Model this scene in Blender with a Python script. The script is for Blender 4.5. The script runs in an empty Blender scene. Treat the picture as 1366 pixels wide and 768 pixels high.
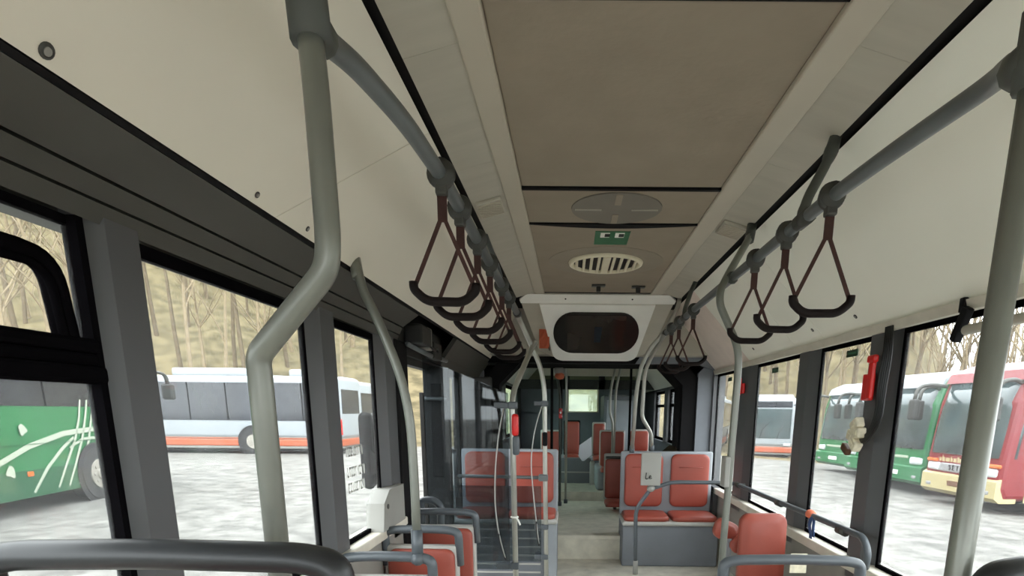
import bpy, bmesh, math, random
from mathutils import Vector, Matrix
random.seed(7)
C = bpy.context.scene.collection
SC = bpy.context.scene
# ------------------------------------------------------------------ camera, sky, exposure
cam_d = bpy.data.cameras.new('camera'); cam = bpy.data.objects.new('camera', cam_d); C.objects.link(cam)
F_PX, CX, CY = 780.0, 757.0, 720.6
cam_d.sensor_fit = 'HORIZONTAL'; cam_d.sensor_width = 36.0
cam_d.lens = F_PX / 1366 * 36.0
cam_d.shift_x = (683 - CX) / 1366; cam_d.shift_y = (CY - 384) / 1366
cam_d.clip_start = 0.02; cam_d.clip_end = 500
def _n(v): return v.normalized()
_Y = _n(Vector((761 - CX, CY - 548, F_PX))); _Z = -_n(Vector((724 - CX, CY - 4245, F_PX)))
_Z = _n(_Z - _Y * _Z.dot(_Y)); _X = -_Y.cross(_Z)
if _X.x < 0: _X = -_X
right = Vector((_X.x, _Y.x, _Z.x)); up = Vector((_X.y, _Y.y, _Z.y)); fwd = Vector((_X.z, _Y.z, _Z.z))
m = Matrix.Identity(4)
for i in range(3): m[i][0] = right[i]; m[i][1] = up[i]; m[i][2] = -fwd[i]
m[2][3] = 1.35
cam.matrix_world = m
SC.camera = cam
W = bpy.data.worlds.new('overcast_sky'); SC.world = W; W.use_nodes = True
bg = W.node_tree.nodes['Background']; bg.inputs[0].default_value = (0.93, 0.97, 1.0, 1); bg.inputs[1].default_value = 4.6
SC.view_settings.view_transform = 'Standard'; SC.view_settings.look = 'None'
SC.view_settings.gamma = 1; SC.view_settings.use_curve_mapping = False
SC.view_settings.exposure = 0.44
sun_d = bpy.data.lights.new('sun', 'SUN'); sun_d.energy = 1.2; sun_d.angle = math.radians(25); sun_d.color = (1, .96, .88)
sun = bpy.data.objects.new('sun', sun_d); C.objects.link(sun); sun.rotation_euler = (math.radians(35), math.radians(-6), 0)
SC.cycles.max_bounces = 16; SC.cycles.diffuse_bounces = 10; SC.cycles.transparent_max_bounces = 16
SC.cycles.transmission_bounces = 6; SC.cycles.glossy_bounces = 4
SC.cycles.sample_clamp_indirect = 8
# ------------------------------------------------------------------ materials
def lin(c):
    return tuple((x/255/12.92 if x/255 <= .04045 else ((x/255+.055)/1.055)**2.4) for x in c)
def mat(name, rgb, rough=.6, metal=0., var=.12, scale=6., bump=0., spec=.5, stretch=(1,1,1), coat=0.):
    M = bpy.data.materials.new(name); M.use_nodes = True; nt = M.node_tree; n = nt.nodes; L = nt.links
    b = n['Principled BSDF']; c = lin(rgb)
    tc = n.new('ShaderNodeTexCoord'); mp = n.new('ShaderNodeMapping'); mp.inputs['Scale'].default_value = stretch
    no = n.new('ShaderNodeTexNoise'); no.inputs['Scale'].default_value = scale; no.inputs['Detail'].default_value = 5
    L.new(tc.outputs['Object'], mp.inputs[0]); L.new(mp.outputs[0], no.inputs['Vector'])
    cr = n.new('ShaderNodeValToRGB'); e = cr.color_ramp.elements
    e[0].position = .3; e[1].position = .7
    e[0].color = (*[x*(1-var) for x in c], 1); e[1].color = (*[min(1, x*(1+var)) for x in c], 1)
    L.new(no.outputs[0], cr.inputs[0]); L.new(cr.outputs[0], b.inputs['Base Color'])
    b.inputs['Roughness'].default_value = rough; b.inputs['Metallic'].default_value = metal
    b.inputs['Specular IOR Level'].default_value = spec; b.inputs['Coat Weight'].default_value = coat
    if bump:
        bp = n.new('ShaderNodeBump'); bp.inputs['Strength'].default_value = bump; bp.inputs['Distance'].default_value = .01
        n2 = n.new('ShaderNodeTexNoise'); n2.inputs['Scale'].default_value = scale*8
        L.new(mp.outputs[0], n2.inputs['Vector']); L.new(n2.outputs[0], bp.inputs['Height']); L.new(bp.outputs[0], b.inputs['Normal'])
    return M
def glass(name, tint=(.95,.97,.96), veil=.06, gloss=.04, veilcol=(1,1,1)):
    M = bpy.data.materials.new(name); M.use_nodes = True; nt = M.node_tree; n = nt.nodes; L = nt.links
    n.remove(n['Principled BSDF']); out = n['Material Output']
    tr = n.new('ShaderNodeBsdfTransparent'); tr.inputs[0].default_value = (*tint, 1)
    tl = n.new('ShaderNodeBsdfTranslucent'); tl.inputs[0].default_value = (*veilcol, 1)
    gl = n.new('ShaderNodeBsdfGlossy'); gl.inputs['Roughness'].default_value = .03; gl.inputs[0].default_value = (1,1,1,1)
    m1 = n.new('ShaderNodeMixShader'); m2 = n.new('ShaderNodeMixShader'); m2.inputs[0].default_value = gloss
    tc = n.new('ShaderNodeTexCoord'); no = n.new('ShaderNodeTexNoise'); no.inputs['Scale'].default_value = 5; no.inputs['Detail'].default_value = 6
    mr = n.new('ShaderNodeMapRange'); mr.inputs[1].default_value = .3; mr.inputs[2].default_value = .7
    mr.inputs[3].default_value = veil*.6; mr.inputs[4].default_value = veil*1.4
    L.new(tc.outputs['Object'], no.inputs['Vector']); L.new(no.outputs[0], mr.inputs[0]); L.new(mr.outputs[0], m1.inputs[0])
    L.new(tr.outputs[0], m1.inputs[1]); L.new(tl.outputs[0], m1.inputs[2])
    L.new(m1.outputs[0], m2.inputs[1]); L.new(gl.outputs[0], m2.inputs[2]); L.new(m2.outputs[0], out.inputs[0])
    return M
M = {}
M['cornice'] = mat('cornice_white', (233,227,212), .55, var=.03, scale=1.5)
M['strip'] = mat('ceiling_strip', (181,176,162), .55, var=.05, scale=3, stretch=(1,6,1))
M['trim'] = mat('ceiling_trim', (187,179,163), .5, var=.04, scale=3)
M['panel'] = mat('ceiling_fabric', (153,142,127), .95, var=.05, scale=5, bump=.12, spec=.1)
M['handledark'] = mat('handle_dark', (34,36,38), .4, var=.06, scale=8)
M['cornice2'] = mat('cornice_white_lit', (250,250,238), .55, var=.02, scale=1.5)  # same panels as the left cornice, lightened so the right side looks brighter lit
M['disc2'] = mat('ceiling_disc_faint', (146,136,121), .9, var=.05)
M['disc'] = mat('ceiling_disc', (122,116,106), .8, var=.05)
M['dark'] = mat('dark_panel', (72,71,66), .55, var=.06, scale=3)
M['pillar'] = mat('pillar_grey', (87,88,90), .45, var=.06, scale=4)
M['black'] = mat('black_rubber', (20,19,20), .7, var=.2, spec=.15)
M['frit'] = mat('black_frame', (14,13,15), .8, var=.2, spec=0.)
M['mech'] = mat('mechanism_dark', (34,34,32), .6, var=.3, scale=14)
M['wall'] = mat('wall_grey', (140,137,130), .6, var=.08, scale=6)
M['sill'] = mat('sill_light', (214,208,194), .5, var=.08, scale=8)
M['floor'] = mat('floor_vinyl', (207,202,188), .6, var=.14, scale=9, bump=.06)
M['riser'] = mat('step_riser', (214,210,194), .55, var=.14, scale=9)
M['pole'] = mat('pole_painted', (120,122,114), .32, var=.08, scale=10, metal=.25)
M['steel'] = mat('pole_steel', (172,172,164), .3, var=.08, scale=10, metal=.5)
M['rail'] = mat('rail_dark', (98,103,104), .35, var=.08, scale=10, metal=.1)
M['handle'] = mat('handle_grey', (82,88,93), .4, var=.06, scale=8)
M['joint'] = mat('joint_dark', (74,77,72), .5, var=.1, scale=8)
M['clamp'] = mat('clamp_dark', (62,62,58), .5, var=.1)
M['strap'] = mat('strap_webbing', (59,28,21), .7, var=.25, scale=30)
M['grip'] = mat('strap_grip', (22,14,13), .6, var=.2, spec=.2)
M['red'] = mat('seat_leather', (152,71,57), .45, var=.09, scale=5, bump=.05)
M['seatgrey'] = mat('seat_shell', (146,151,156), .5, var=.06)
M['seatedge'] = mat('seat_edge', (176,174,168), .4, var=.06)
M['base'] = mat('seat_base', (112,116,122), .6, var=.08, scale=5)
M['redplastic'] = mat('red_plastic', (216,30,26), .35, var=.06)
M['white'] = mat('white_plastic', (238,237,230), .45, var=.04)
M['screen'] = mat('screen_glass', (40,32,28), .12, var=.15, scale=2)
M['screenb'] = mat('screen_surround', (10,10,11), .25, var=.1)
M['bluespot'] = mat('screen_reflection_blue', (28,36,46), .15, var=.1)
M['green'] = mat('sign_green', (52,110,76), .5, var=.06)
M['greendark'] = mat('sticker_green', (40,66,48), .6, var=.1)
M['orange'] = mat('paper_orange', (224,122,90), .8, var=.1)
M['paper'] = mat('paper_white', (226,226,236), .8, var=.03)
M['cable'] = mat('cable_black', (20,20,20), .45, var=.2)
M['cord'] = mat('cord_pale', (172,172,168), .5, var=.1)
M['conn'] = mat('connector_cream', (216,208,182), .6, var=.15, scale=40)
M['brown'] = mat('connector_brown', (92,62,42), .6, var=.2, scale=20)
M['blue'] = mat('ribbon_blue', (58,84,128), .7, var=.15, scale=20)
M['plate'] = mat('plate_grey', (147,146,140), .5, var=.05)
M['ink'] = mat('ink_black', (14,14,14), .5, var=.1)
M['vent'] = mat('vent_cream', (226,218,192), .45, var=.04)
M['bellow'] = mat('bellows_black', (17,16,16), .8, var=.3, scale=20)
M['bellowbrown'] = mat('bellows_brown', (70,58,40), .8, var=.3, scale=20)
M['pink'] = mat('panel_faded_pink', (240,226,216), .6, var=.05)
M['olive'] = mat('rear_panel_olive', (128,128,100), .6, var=.06)
M['tape'] = mat('sticker_marks', (206,206,200), .7, var=.1)
M['gl'] = glass('window_glass', tint=(.97,.985,.98), veil=.018, gloss=.025)
M['gtint'] = glass('tinted_partition', tint=(.55,.59,.61), veil=.012, gloss=.035)
M['gfar'] = glass('rear_window_glass', tint=(.72,.86,.80), veil=.05)
# outside
M['bw'] = mat('bus_white', (143,149,153), .35, var=.04, scale=2)
M['bo'] = mat('bus_orange', (157,76,44), .4, var=.06)
M['bglass'] = mat('bus_dark_glass', (30,34,41), .08, var=.25, scale=1.2, stretch=(1,1,.3))
M['cglass'] = mat('coach_windscreen', (58,69,70), .08, var=.3, scale=1.5)
M['skirt'] = mat('bus_skirt', (116,114,109), .5, var=.08)
M['under'] = mat('bus_underside', (30,30,32), .8)
M['tyre'] = mat('tyre', (46,46,46), .8, var=.12, scale=10)
M['hub'] = mat('wheel_hub', (141,137,128), .4, var=.12, scale=6)
M['cg'] = mat('coach_green', (26,99,56), .3, var=.06, scale=2)
M['cg2'] = mat('coach_green_deep', (17,77,46), .3, var=.06, scale=2)
M['cr'] = mat('coach_red', (111,17,25), .3, var=.06, scale=2)
M['cream'] = mat('coach_cream', (165,153,113), .4, var=.05)
M['lamp'] = mat('headlamp', (186,190,192), .1, var=.03)
M['amber'] = mat('amber_lamp', (193,95,38), .2, var=.05)
M['grey'] = mat('grille_grey', (136,136,137), .4, var=.05)
M['swoosh'] = mat('swoosh_pale', (157,165,148), .4, var=.03)
M['bark'] = mat('tree_bark', (98,86,67), .9, var=.2, scale=3)
M['bark2'] = mat('tree_bark_pale', (127,113,89), .9, var=.2, scale=3)
def ground_mat():
    Mx = mat('gravel', (112,111,107), .95, var=.1, scale=.35, spec=.1); nt = Mx.node_tree; n = nt.nodes; L = nt.links
    b = n['Principled BSDF']; cr = [x for x in n if x.type == 'VALTORGB'][0]
    tc = [x for x in n if x.type == 'TEX_COORD'][0]
    f = n.new('ShaderNodeTexNoise'); f.inputs['Scale'].default_value = 2.4; f.inputs['Detail'].default_value = 12; f.inputs['Roughness'].default_value = .72
    L.new(tc.outputs['Object'], f.inputs['Vector'])
    mr = n.new('ShaderNodeMapRange'); mr.inputs[1].default_value = .36; mr.inputs[2].default_value = .64; mr.inputs[3].default_value = .55; mr.inputs[4].default_value = 1.4
    L.new(f.outputs[0], mr.inputs[0])
    mx = n.new('ShaderNodeMix'); mx.data_type = 'RGBA'; mx.blend_type = 'MULTIPLY'; mx.inputs[0].default_value = 1
    L.new(cr.outputs[0], mx.inputs[6]); L.new(mr.outputs[0], mx.inputs[7]); L.new(mx.outputs[2], b.inputs['Base Color'])
    return Mx
M['gravel'] = ground_mat()
def hill_mat():
    Mx = mat('hillside_litter', (91,84,64), .95, var=.28, scale=.12, spec=.05, stretch=(1,1,.5)); nt = Mx.node_tree; n = nt.nodes; L = nt.links
    b = n['Principled BSDF']; cr = [x for x in n if x.type == 'VALTORGB'][0]; tc = [x for x in n if x.type == 'TEX_COORD'][0]
    f = n.new('ShaderNodeTexNoise'); f.inputs['Scale'].default_value = 1.1; f.inputs['Detail'].default_value = 8
    L.new(tc.outputs['Object'], f.inputs['Vector'])
    r2 = n.new('ShaderNodeValToRGB'); e = r2.color_ramp.elements; e[0].position = .35; e[1].position = .62
    e[0].color = (*lin((71,66,49)), 1); e[1].color = (*lin((126,115,88)), 1)
    L.new(f.outputs[0], r2.inputs[0])
    mx = n.new('ShaderNodeMix'); mx.data_type = 'RGBA'; mx.inputs[0].default_value = .55
    L.new(cr.outputs[0], mx.inputs[6]); L.new(r2.outputs[0], mx.inputs[7]); L.new(mx.outputs[2], b.inputs['Base Color'])
    return Mx
M['hill'] = hill_mat()
# ------------------------------------------------------------------ mesh helpers
ORG = {}
def V(*a): return Vector(a)
class MB:
    def __init__(s): s.bm = bmesh.new()
    def _add(s, b2, smooth=False):
        if smooth:
            for f in b2.faces: f.smooth = True
        me = bpy.data.meshes.new('t'); b2.to_mesh(me); b2.free(); s.bm.from_mesh(me); bpy.data.meshes.remove(me); return s
    def box(s, x0, x1, y0, y1, z0, z1, bev=0., rot=None, seg=2):
        b = bmesh.new(); bmesh.ops.create_cube(b, size=1)
        c = V((x0+x1)/2, (y0+y1)/2, (z0+z1)/2)
        for v in b.verts: v.co = V(v.co.x*(x1-x0), v.co.y*(y1-y0), v.co.z*(z1-z0))
        if bev: bmesh.ops.bevel(b, geom=b.edges[:], offset=min(bev, abs(x1-x0)*.49, abs(y1-y0)*.49, abs(z1-z0)*.49), segments=seg, affect='EDGES', profile=.5)
        if rot is not None: bmesh.ops.rotate(b, verts=b.verts, cent=V(0,0,0), matrix=rot)
        for v in b.verts: v.co += c
        return s._add(b, bool(bev) and seg > 2)
    def prism(s, pts, a0, a1, axis='y'):
        """closed 2-D outline extruded along an axis; pts are (x,z) for y, (y,z) for x, (x,y) for z"""
        b = bmesh.new()
        def mk(p, a):
            return {'y': V(p[0], a, p[1]), 'x': V(a, p[0], p[1]), 'z': V(p[0], p[1], a)}[axis]
        A = [b.verts.new(mk(p, a0)) for p in pts]; B = [b.verts.new(mk(p, a1)) for p in pts]
        b.faces.new(A); b.faces.new(B[::-1]); k = len(pts)
        for i in range(k): b.faces.new((A[i], B[i], B[(i+1) % k], A[(i+1) % k]))
        bmesh.ops.recalc_face_normals(b, faces=b.faces); return s._add(b)
    def tube(s, pts, r, fillet=0., n=10, steps=6, cap=True, flat=1.):
        P = [V(*p) for p in pts]
        if fillet and len(P) > 2:
            out = [P[0]]
            for i in range(1, len(P)-1):
                a, c, d = P[i-1], P[i], P[i+1]
                f = min(fillet, (a-c).length*.48, (d-c).length*.48)
                p0 = c+(a-c).normalized()*f; p1 = c+(d-c).normalized()*f
                for k in range(steps+1):
                    t = k/steps; out.append(p0*(1-t)**2 + c*2*t*(1-t) + p1*t*t)
            out.append(P[-1]); P = out
        b = bmesh.new(); rings = []; T0 = None; N = None
        for i, p in enumerate(P):
            T = ((P[i+1] if i < len(P)-1 else p) - (P[i-1] if i > 0 else p)).normalized()
            if N is None:
                N = T.orthogonal().normalized()
                if flat != 1.: N = (V(0,0,1) - T*T.z).normalized() if abs(T.z) < .95 else (V(0,1,0) - T*T.y).normalized()
            else:
                N = (N - T*N.dot(T)).normalized()
            Bn = T.cross(N); rr = r[i] if isinstance(r, (list, tuple)) else r
            rings.append([b.verts.new(p + (N*math.cos(2*math.pi*k/n) + Bn*math.sin(2*math.pi*k/n)*flat)*rr) for k in range(n)])
        for i in range(len(rings)-1):
            for k in range(n): b.faces.new((rings[i][k], rings[i][(k+1) % n], rings[i+1][(k+1) % n], rings[i+1][k]))
        if cap: b.faces.new(rings[0][::-1]); b.faces.new(rings[-1])
        bmesh.ops.recalc_face_normals(b, faces=b.faces); return s._add(b, True)
    def puff(s, o, u, v, w, h, t, r, bulge=.25, k=5, crease=None):
        """padded rounded rectangle: base centre o, axes u (width) v (height), grows along u x v"""
        o = V(*o); u = V(*u).normalized(); v = V(*v).normalized(); nn = u.cross(v)
        mn = min(w, h)
        def outline(ins):
            ww, hh = w/2-ins, h/2-ins; rr = min(r, min(ww, hh)*.98); pts = []
            for cxs, cys, a0 in ((1,1,0),(-1,1,90),(-1,-1,180),(1,-1,270)):
                for q in range(k+1):
                    a = math.radians(a0+90*q/k); pts.append((cxs*(ww-rr)+rr*math.cos(a), cys*(hh-rr)+rr*math.sin(a)))
            return pts
        b = bmesh.new(); rings = []
        e_ = min(.025, t*.45, mn*.12)
        prof = [(0, 0), (0, t-e_)] + [(e_*(1-math.cos(q)), t-e_+e_*math.sin(q)) for q in (.5, 1.0, 1.57)]
        for fr in (.12, .2, .28, .36, .43, .48): prof.append((max(e_*1.2, mn*fr), t+t*bulge*math.sin(math.pi/2*min(1, fr/.46))))
        for ins, lv in prof:
            rings.append([b.verts.new(o+u*x+v*y+nn*lv) for x, y in outline(ins)])
        K = len(rings[0])
        for i in range(len(rings)-1):
            for q in range(K): b.faces.new((rings[i][q], rings[i][(q+1) % K], rings[i+1][(q+1) % K], rings[i+1][q]))
        b.faces.new(rings[0][::-1]); b.faces.new(rings[-1])
        bmesh.ops.recalc_face_normals(b, faces=b.faces); return s._add(b, True)
    def disc(s, c, r, h, axis='z', n=24, r2=None):
        b = bmesh.new(); bmesh.ops.create_cone(b, cap_ends=True, segments=n, radius1=r, radius2=r if r2 is None else r2, depth=h)
        if axis == 'x': bmesh.ops.rotate(b, verts=b.verts, cent=V(0,0,0), matrix=Matrix.Rotation(math.pi/2, 3, 'Y'))
        if axis == 'y': bmesh.ops.rotate(b, verts=b.verts, cent=V(0,0,0), matrix=Matrix.Rotation(math.pi/2, 3, 'X'))
        for v in b.verts: v.co += V(*c)
        for f in b.faces: f.smooth = len(f.verts) == 4
        return s._add(b)
    def ring(s, c, R, r, axis='y', n=20, k=8):
        ax = {'y': (V(1,0,0), V(0,0,1)), 'x': (V(0,1,0), V(0,0,1)), 'z': (V(1,0,0), V(0,1,0))}[axis]
        c = V(*c); w = ax[0].cross(ax[1]); b = bmesh.new(); rs = []
        for i in range(n):
            d = ax[0]*math.cos(2*math.pi*i/n)+ax[1]*math.sin(2*math.pi*i/n)
            rs.append([b.verts.new(c+d*(R+r*math.cos(2*math.pi*j/k))+w*r*math.sin(2*math.pi*j/k)) for j in range(k)])
        for i in range(n):
            for j in range(k): b.faces.new((rs[i][j], rs[i][(j+1) % k], rs[(i+1) % n][(j+1) % k], rs[(i+1) % n][j]))
        bmesh.ops.recalc_face_normals(b, faces=b.faces); return s._add(b, True)
    def blob(s, c, sx, sy, sz, jit=.0, sub=2):
        b = bmesh.new(); bmesh.ops.create_icosphere(b, subdivisions=sub, radius=1)
        for v in b.verts:
            q = 1+random.uniform(-jit, jit); v.co = V(v.co.x*sx*q, v.co.y*sy*q, v.co.z*sz*q)+V(*c)
        return s._add(b, True)
    def poly(s, pts, thick, nrm):
        b = bmesh.new(); nv = V(*nrm).normalized()*thick
        A = [b.verts.new(V(*p)) for p in pts]; B = [b.verts.new(V(*p)+nv) for p in pts]; k = len(pts)
        b.faces.new(A); b.faces.new(B[::-1])
        for i in range(k): b.faces.new((A[i], B[i], B[(i+1) % k], A[(i+1) % k]))
        bmesh.ops.recalc_face_normals(b, faces=b.faces); return s._add(b)
    def ribbon(s, pts, width, thick, nrm, wdir):
        nv = V(*nrm).normalized()*thick; wd = V(*wdir).normalized()*width/2; b = bmesh.new(); q = []
        for p in pts:
            p = V(*p); q.append([b.verts.new(p-wd), b.verts.new(p+wd), b.verts.new(p+wd+nv), b.verts.new(p-wd+nv)])
        for i in range(len(q)-1):
            for j in range(4): b.faces.new((q[i][j], q[i][(j+1) % 4], q[i+1][(j+1) % 4], q[i+1][j]))
        b.faces.new(q[0][::-1]); b.faces.new(q[-1]); bmesh.ops.recalc_face_normals(b, faces=b.faces); return s._add(b)
    def build(s, name, material, parent=None, loc=None):
        org = V(0,0,0)
        if parent is not None: org = ORG[parent.name]
        elif loc is not None: org = V(*loc)
        if org.length: bmesh.ops.translate(s.bm, verts=s.bm.verts, vec=-org)
        me = bpy.data.meshes.new(name); s.bm.to_mesh(me); s.bm.free()
        me.materials.append(M[material] if isinstance(material, str) else material)
        o = bpy.data.objects.new(name, me); C.objects.link(o); ORG[o.name] = org.copy()
        if parent is not None: o.parent = parent
        elif loc is not None: o.location = org
        return o
def thing(name, loc, label, cat, group=None, rz=0):
    o = bpy.data.objects.new(name, None); C.objects.link(o); o.location = loc; o.rotation_euler.z = rz
    o.empty_display_size = .1; ORG[o.name] = V(*loc)
    o['label'] = label; o['category'] = cat
    if group: o['group'] = group
    return o
def tag(o, label, cat, group=None):
    o['label'] = label; o['category'] = cat
    if group: o['group'] = group
    return o
def struct(o): o['kind'] = 'structure'; return o
def dup(root, loc, rz=0, label=None, group=None):
    r = root.copy(); C.objects.link(r); r.location = loc; r.rotation_euler.z = rz
    if label: r['label'] = label
    if group: r['group'] = group
    for ch in list(root.children):
        c = ch.copy(); C.objects.link(c); c.parent = r
        for g in list(ch.children):
            d = g.copy(); C.objects.link(d); d.parent = c
    return r
# ------------------------------------------------------------------ ground and hillside
def sm(a, b, x):
    t = max(0., min(1., (x-a)/(b-a))); return t*t*(3-2*t)
def flat_z(x, y): return -.40 - .05*max(0., min(12., x-1.5))
def hill_h(x, y):
    r = math.hypot(x, y); az = math.degrees(math.atan2(x, y))
    r0 = 30+8*sm(-20, 10, az)
    hmax = 34*(1-sm(25, 34, az))+2.0
    if az < -100 or az > 120: hmax = 3
    h = hmax*sm(r0, r0+75, r)
    return h + (1.2*math.sin(x*.21)*math.cos(y*.17))*sm(r0+4, r0+25, r)
def gz(x, y): return flat_z(x, y)+hill_h(x, y)
b = MB(); bm = b.bm; NA, NR = 96, 44
rad = [1.2*1.11**i for i in range(NR)]
rings = []
for R_ in rad:
    rings.append([bm.verts.new((R_*math.sin(2*math.pi*k/NA), R_*math.cos(2*math.pi*k/NA), flat_z(R_*math.sin(2*math.pi*k/NA), 0))) for k in range(NA)])
bm.faces.new(rings[0][::-1])
for i in range(NR-1):
    for k in range(NA): bm.faces.new((rings[i][k], rings[i][(k+1) % NA], rings[i+1][(k+1) % NA], rings[i+1][k]))
bmesh.ops.recalc_face_normals(bm, faces=bm.faces)
struct(b.build('ground', 'gravel'))
b = MB(); bm = b.bm; grid = []
NAz, NRr = 150, 40
for i in range(NRr):
    row = []
    for k in range(NAz):
        az = math.radians(-110+235*k/(NAz-1)); r = 28.5+100*(i/(NRr-1))**1.2
        x, y = r*math.sin(az), r*math.cos(az); row.append(bm.verts.new((x, y, gz(x, y)+ (-.15 if i == 0 else .04) + random.uniform(0, .5)*sm(36, 50, r))))
    grid.append(row)
for i in range(NRr-1):
    for k in range(NAz-1):
        f = bm.faces.new((grid[i][k], grid[i][k+1], grid[i+1][k+1], grid[i+1][k])); f.smooth = True
bmesh.ops.recalc_face_normals(bm, faces=bm.faces)
struct(b.build('hillside', 'hill'))
# ------------------------------------------------------------------ bus shell
XL, XR = -.90, 1.40
Y0, Y1 = -3.4, 5.75          # front section
def seg_wall(name, x_in, x_out, ya, yb, z0, z1, material='wall'):
    return struct(MB().box(min(x_in, x_out), max(x_in, x_out), ya, yb, z0, z1).build(name, material))
fl = MB().box(-1.0, 1.5, Y0, 5.30, -.12, 0).build('floor', 'floor'); struct(fl)
# rear floor: one step up, then a second
fr = MB().box(-1.0, 1.5, 5.33, 7.45, -.1, .225).box(-1.0, 1.5, 7.45, 11.3, -.1, .34).build('floor', 'floor'); struct(fr)
struct(MB().box(-1.0, 1.5, 5.30, 5.335, -.1, .215).box(-.3, .62, 5.285, 5.31, .19, .228, .004).build('trim_1', 'riser'))
# left wall below the windows and its sill
wl = MB().box(-1.02, -.9, Y0, 3.28, -.1, .745).build('wall_left', 'wall'); struct(wl)
struct(MB().box(-1.0, -.87, Y0, 3.1, .745, .79, .008).build('trim_2', 'sill'))
wr = MB().box(1.40, 1.52, Y0, 5.95, -.1, .60).build('wall_right', 'wall'); struct(wr)
struct(MB().box(1.36, 1.5, Y0, 5.6, .60, .655, .008).build('trim_3', 'sill'))
# pillars (near edge chamfered)
def pillar(n, side, ya, yb, z0, z1, ch=.05, matn='pillar', dep=.042):
    if side < 0: pts = [(XL-dep, ya-.004), (XL, ya+ch), (XL, yb), (XL-dep, yb)]
    else: pts = [(XR+dep, ya-.004), (XR, ya+ch), (XR, yb), (XR+dep, yb)]
    return struct(MB().prism(pts, z0, z1, 'z').build('trim_%d' % n, matn))
pillar(4, -1, 1.175, 1.315, .70, 1.705)
pillar(5, -1, 2.12, 2.335, .70, 1.705, .09)
pillar(6, -1, 2.845, 3.10, .70, 1.705, .1)
pillar(7, 1, 2.64, 2.87, .55, 1.74, .1)
pillar(8, 1, 3.48, 3.74, .55, 1.74, .12)
pillar(9, 1, 4.63, 5.02, .55, 1.74, .14)
pillar(10, 1, 5.86, 6.0, .1, 1.78, .03)
struct(MB().box(1.36, 1.5, 5.50, 6.0, .1, .66).box(1.385, 1.5, 5.86, 6.0, .6, 1.8).build('wall_right', 'pillar'))
pillar(11, -1, -1.6, -1.45, .70, 1.705)
pillar(12, 1, .3, .45, .55, 1.74)
# windows: frame mesh with a glass child
def window(n, side, ya, yb, z0, z1, fw=.018, veil='gl'):
    x = XL-.03 if side < 0 else XR+.03
    f = MB()
    for a in ((ya, ya+fw, z0, z1), (yb-fw, yb, z0, z1), (ya+fw, yb-fw, z0, z0+fw), (ya+fw, yb-fw, z1-fw*1.6, z1)):
        f.box(x-.008, x+.008, *a)
    w = struct(f.build('window_%d' % n, 'frit'))
    MB().box(x-.004, x+.004, ya+fw, yb-fw, z0+fw, z1-fw*1.6).build('glass', veil, w)
    return w
w1 = window(1, -1, -1.45, 1.178, .79, 1.69, .010)
window(2, -1, 1.30, 2.125, .79, 1.69)
window(3, -1, 2.32, 2.85, .79, 1.69)
window(4, -1, Y0, -1.6, .79, 1.69)
window(5, 1, .44, 2.635, .655, 1.715)
window(6, 1, 2.86, 3.475, .655, 1.715)
window(7, 1, 3.73, 4.625, .655, 1.715)
window(8, 1, 5.01, 5.87, .655, 1.715)
window(9, 1, Y0, .3, .655, 1.715)
# sliding sash of window 1: rail, rounded opening frame
b = MB().box(XL-.035, XL+.012, -1.45, 1.165, 1.392, 1.425, .008).box(XL-.035, XL-.002, -1.45, 1.165, 1.425, 1.448, .006).box(XL-.035, XL+.008, -1.45, 1.165, 1.448, 1.474, .008)
b.build('slide_rail', 'frit', w1)
b = MB(); xs = XL-.016
b.tube([(xs, -1.4, 1.60), (xs, 1.098, 1.603), (xs, 1.112, 1.46)], .02, .05, n=8)
b.tube([(xs+.012, -1.4, 1.585), (xs+.012, 1.082, 1.587), (xs+.012, 1.094, 1.46)], .008, .05, n=8)
b.build('sash_frame', 'frit', w1)
b = MB().box(XL-.024, XL-.004, 1.160, 1.177, .79, 1.69); b.build('rubber_seal', 'frit', w1)
# left header: dark cove panel with grooves
def band(n, pts, ya, yb, matn, th=.02):
    """sheet following (x,z) points, thickened outward"""
    outl = list(pts)+[(p[0]+(-th if p[0] < .2 else th), p[1]+th) for p in reversed(pts)]
    return struct(MB().prism(outl, ya, yb, 'y').build('trim_%d' % n, matn))
band(13, [(-.785, 1.823), (-.868, 1.765)], Y0, 3.18, 'dark')
band(14, [(-.872, 1.760), (-.888, 1.728)], Y0, 3.18, 'dark')
band(15, [(-.893, 1.724), (-.905, 1.69)], Y0, 3.18, 'dark')
band(16, [(-.7755, 1.832), (-.7845, 1.8245)], Y0, 5.95, 'black', .03)
band(17, [(-.785, 1.823), (-.875, 1.70), (-.905, 1.64)], 4.22, 5.95, 'dark')
# cornice panels, left and right
def cornice(n, a, b_, ya, yb, matn='cornice', th=.02):
    dx, dz = b_[0]-a[0], b_[1]-a[1]; L = math.hypot(dx, dz); s = 1 if dx > 0 else -1
    nx, nz = -dz/L*s, abs(dx)/L
    pts = [a, b_, (b_[0]+nx*th, b_[1]+nz*th), (a[0]+nx*th, a[1]+nz*th)]
    return struct(MB().prism(pts, ya+.002, yb-.002, 'y').build('trim_%d' % n, matn))
def cornice_left(n, ya0, ya1, yb0, yb1):
    a, c = (-.775, 1.835), (-.478, 2.245); o = MB(); bm = o.bm; nx, nz = -.02*.41/.506, .02*.297/.506
    q = [(a[0], ya0, a[1]), (c[0], ya1, c[1]), (c[0], yb1, c[1]), (a[0], yb0, a[1])]
    A = [bm.verts.new(p) for p in q]; B = [bm.verts.new((p[0]+nx, p[1], p[2]+nz)) for p in q]
    bm.faces.new(A); bm.faces.new(B[::-1])
    for i in range(4): bm.faces.new((A[i], B[i], B[(i+1) % 4], A[(i+1) % 4]))
    bmesh.ops.recalc_face_normals(bm, faces=bm.faces); return struct(o.build('trim_%d' % n, 'cornice'))
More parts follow.
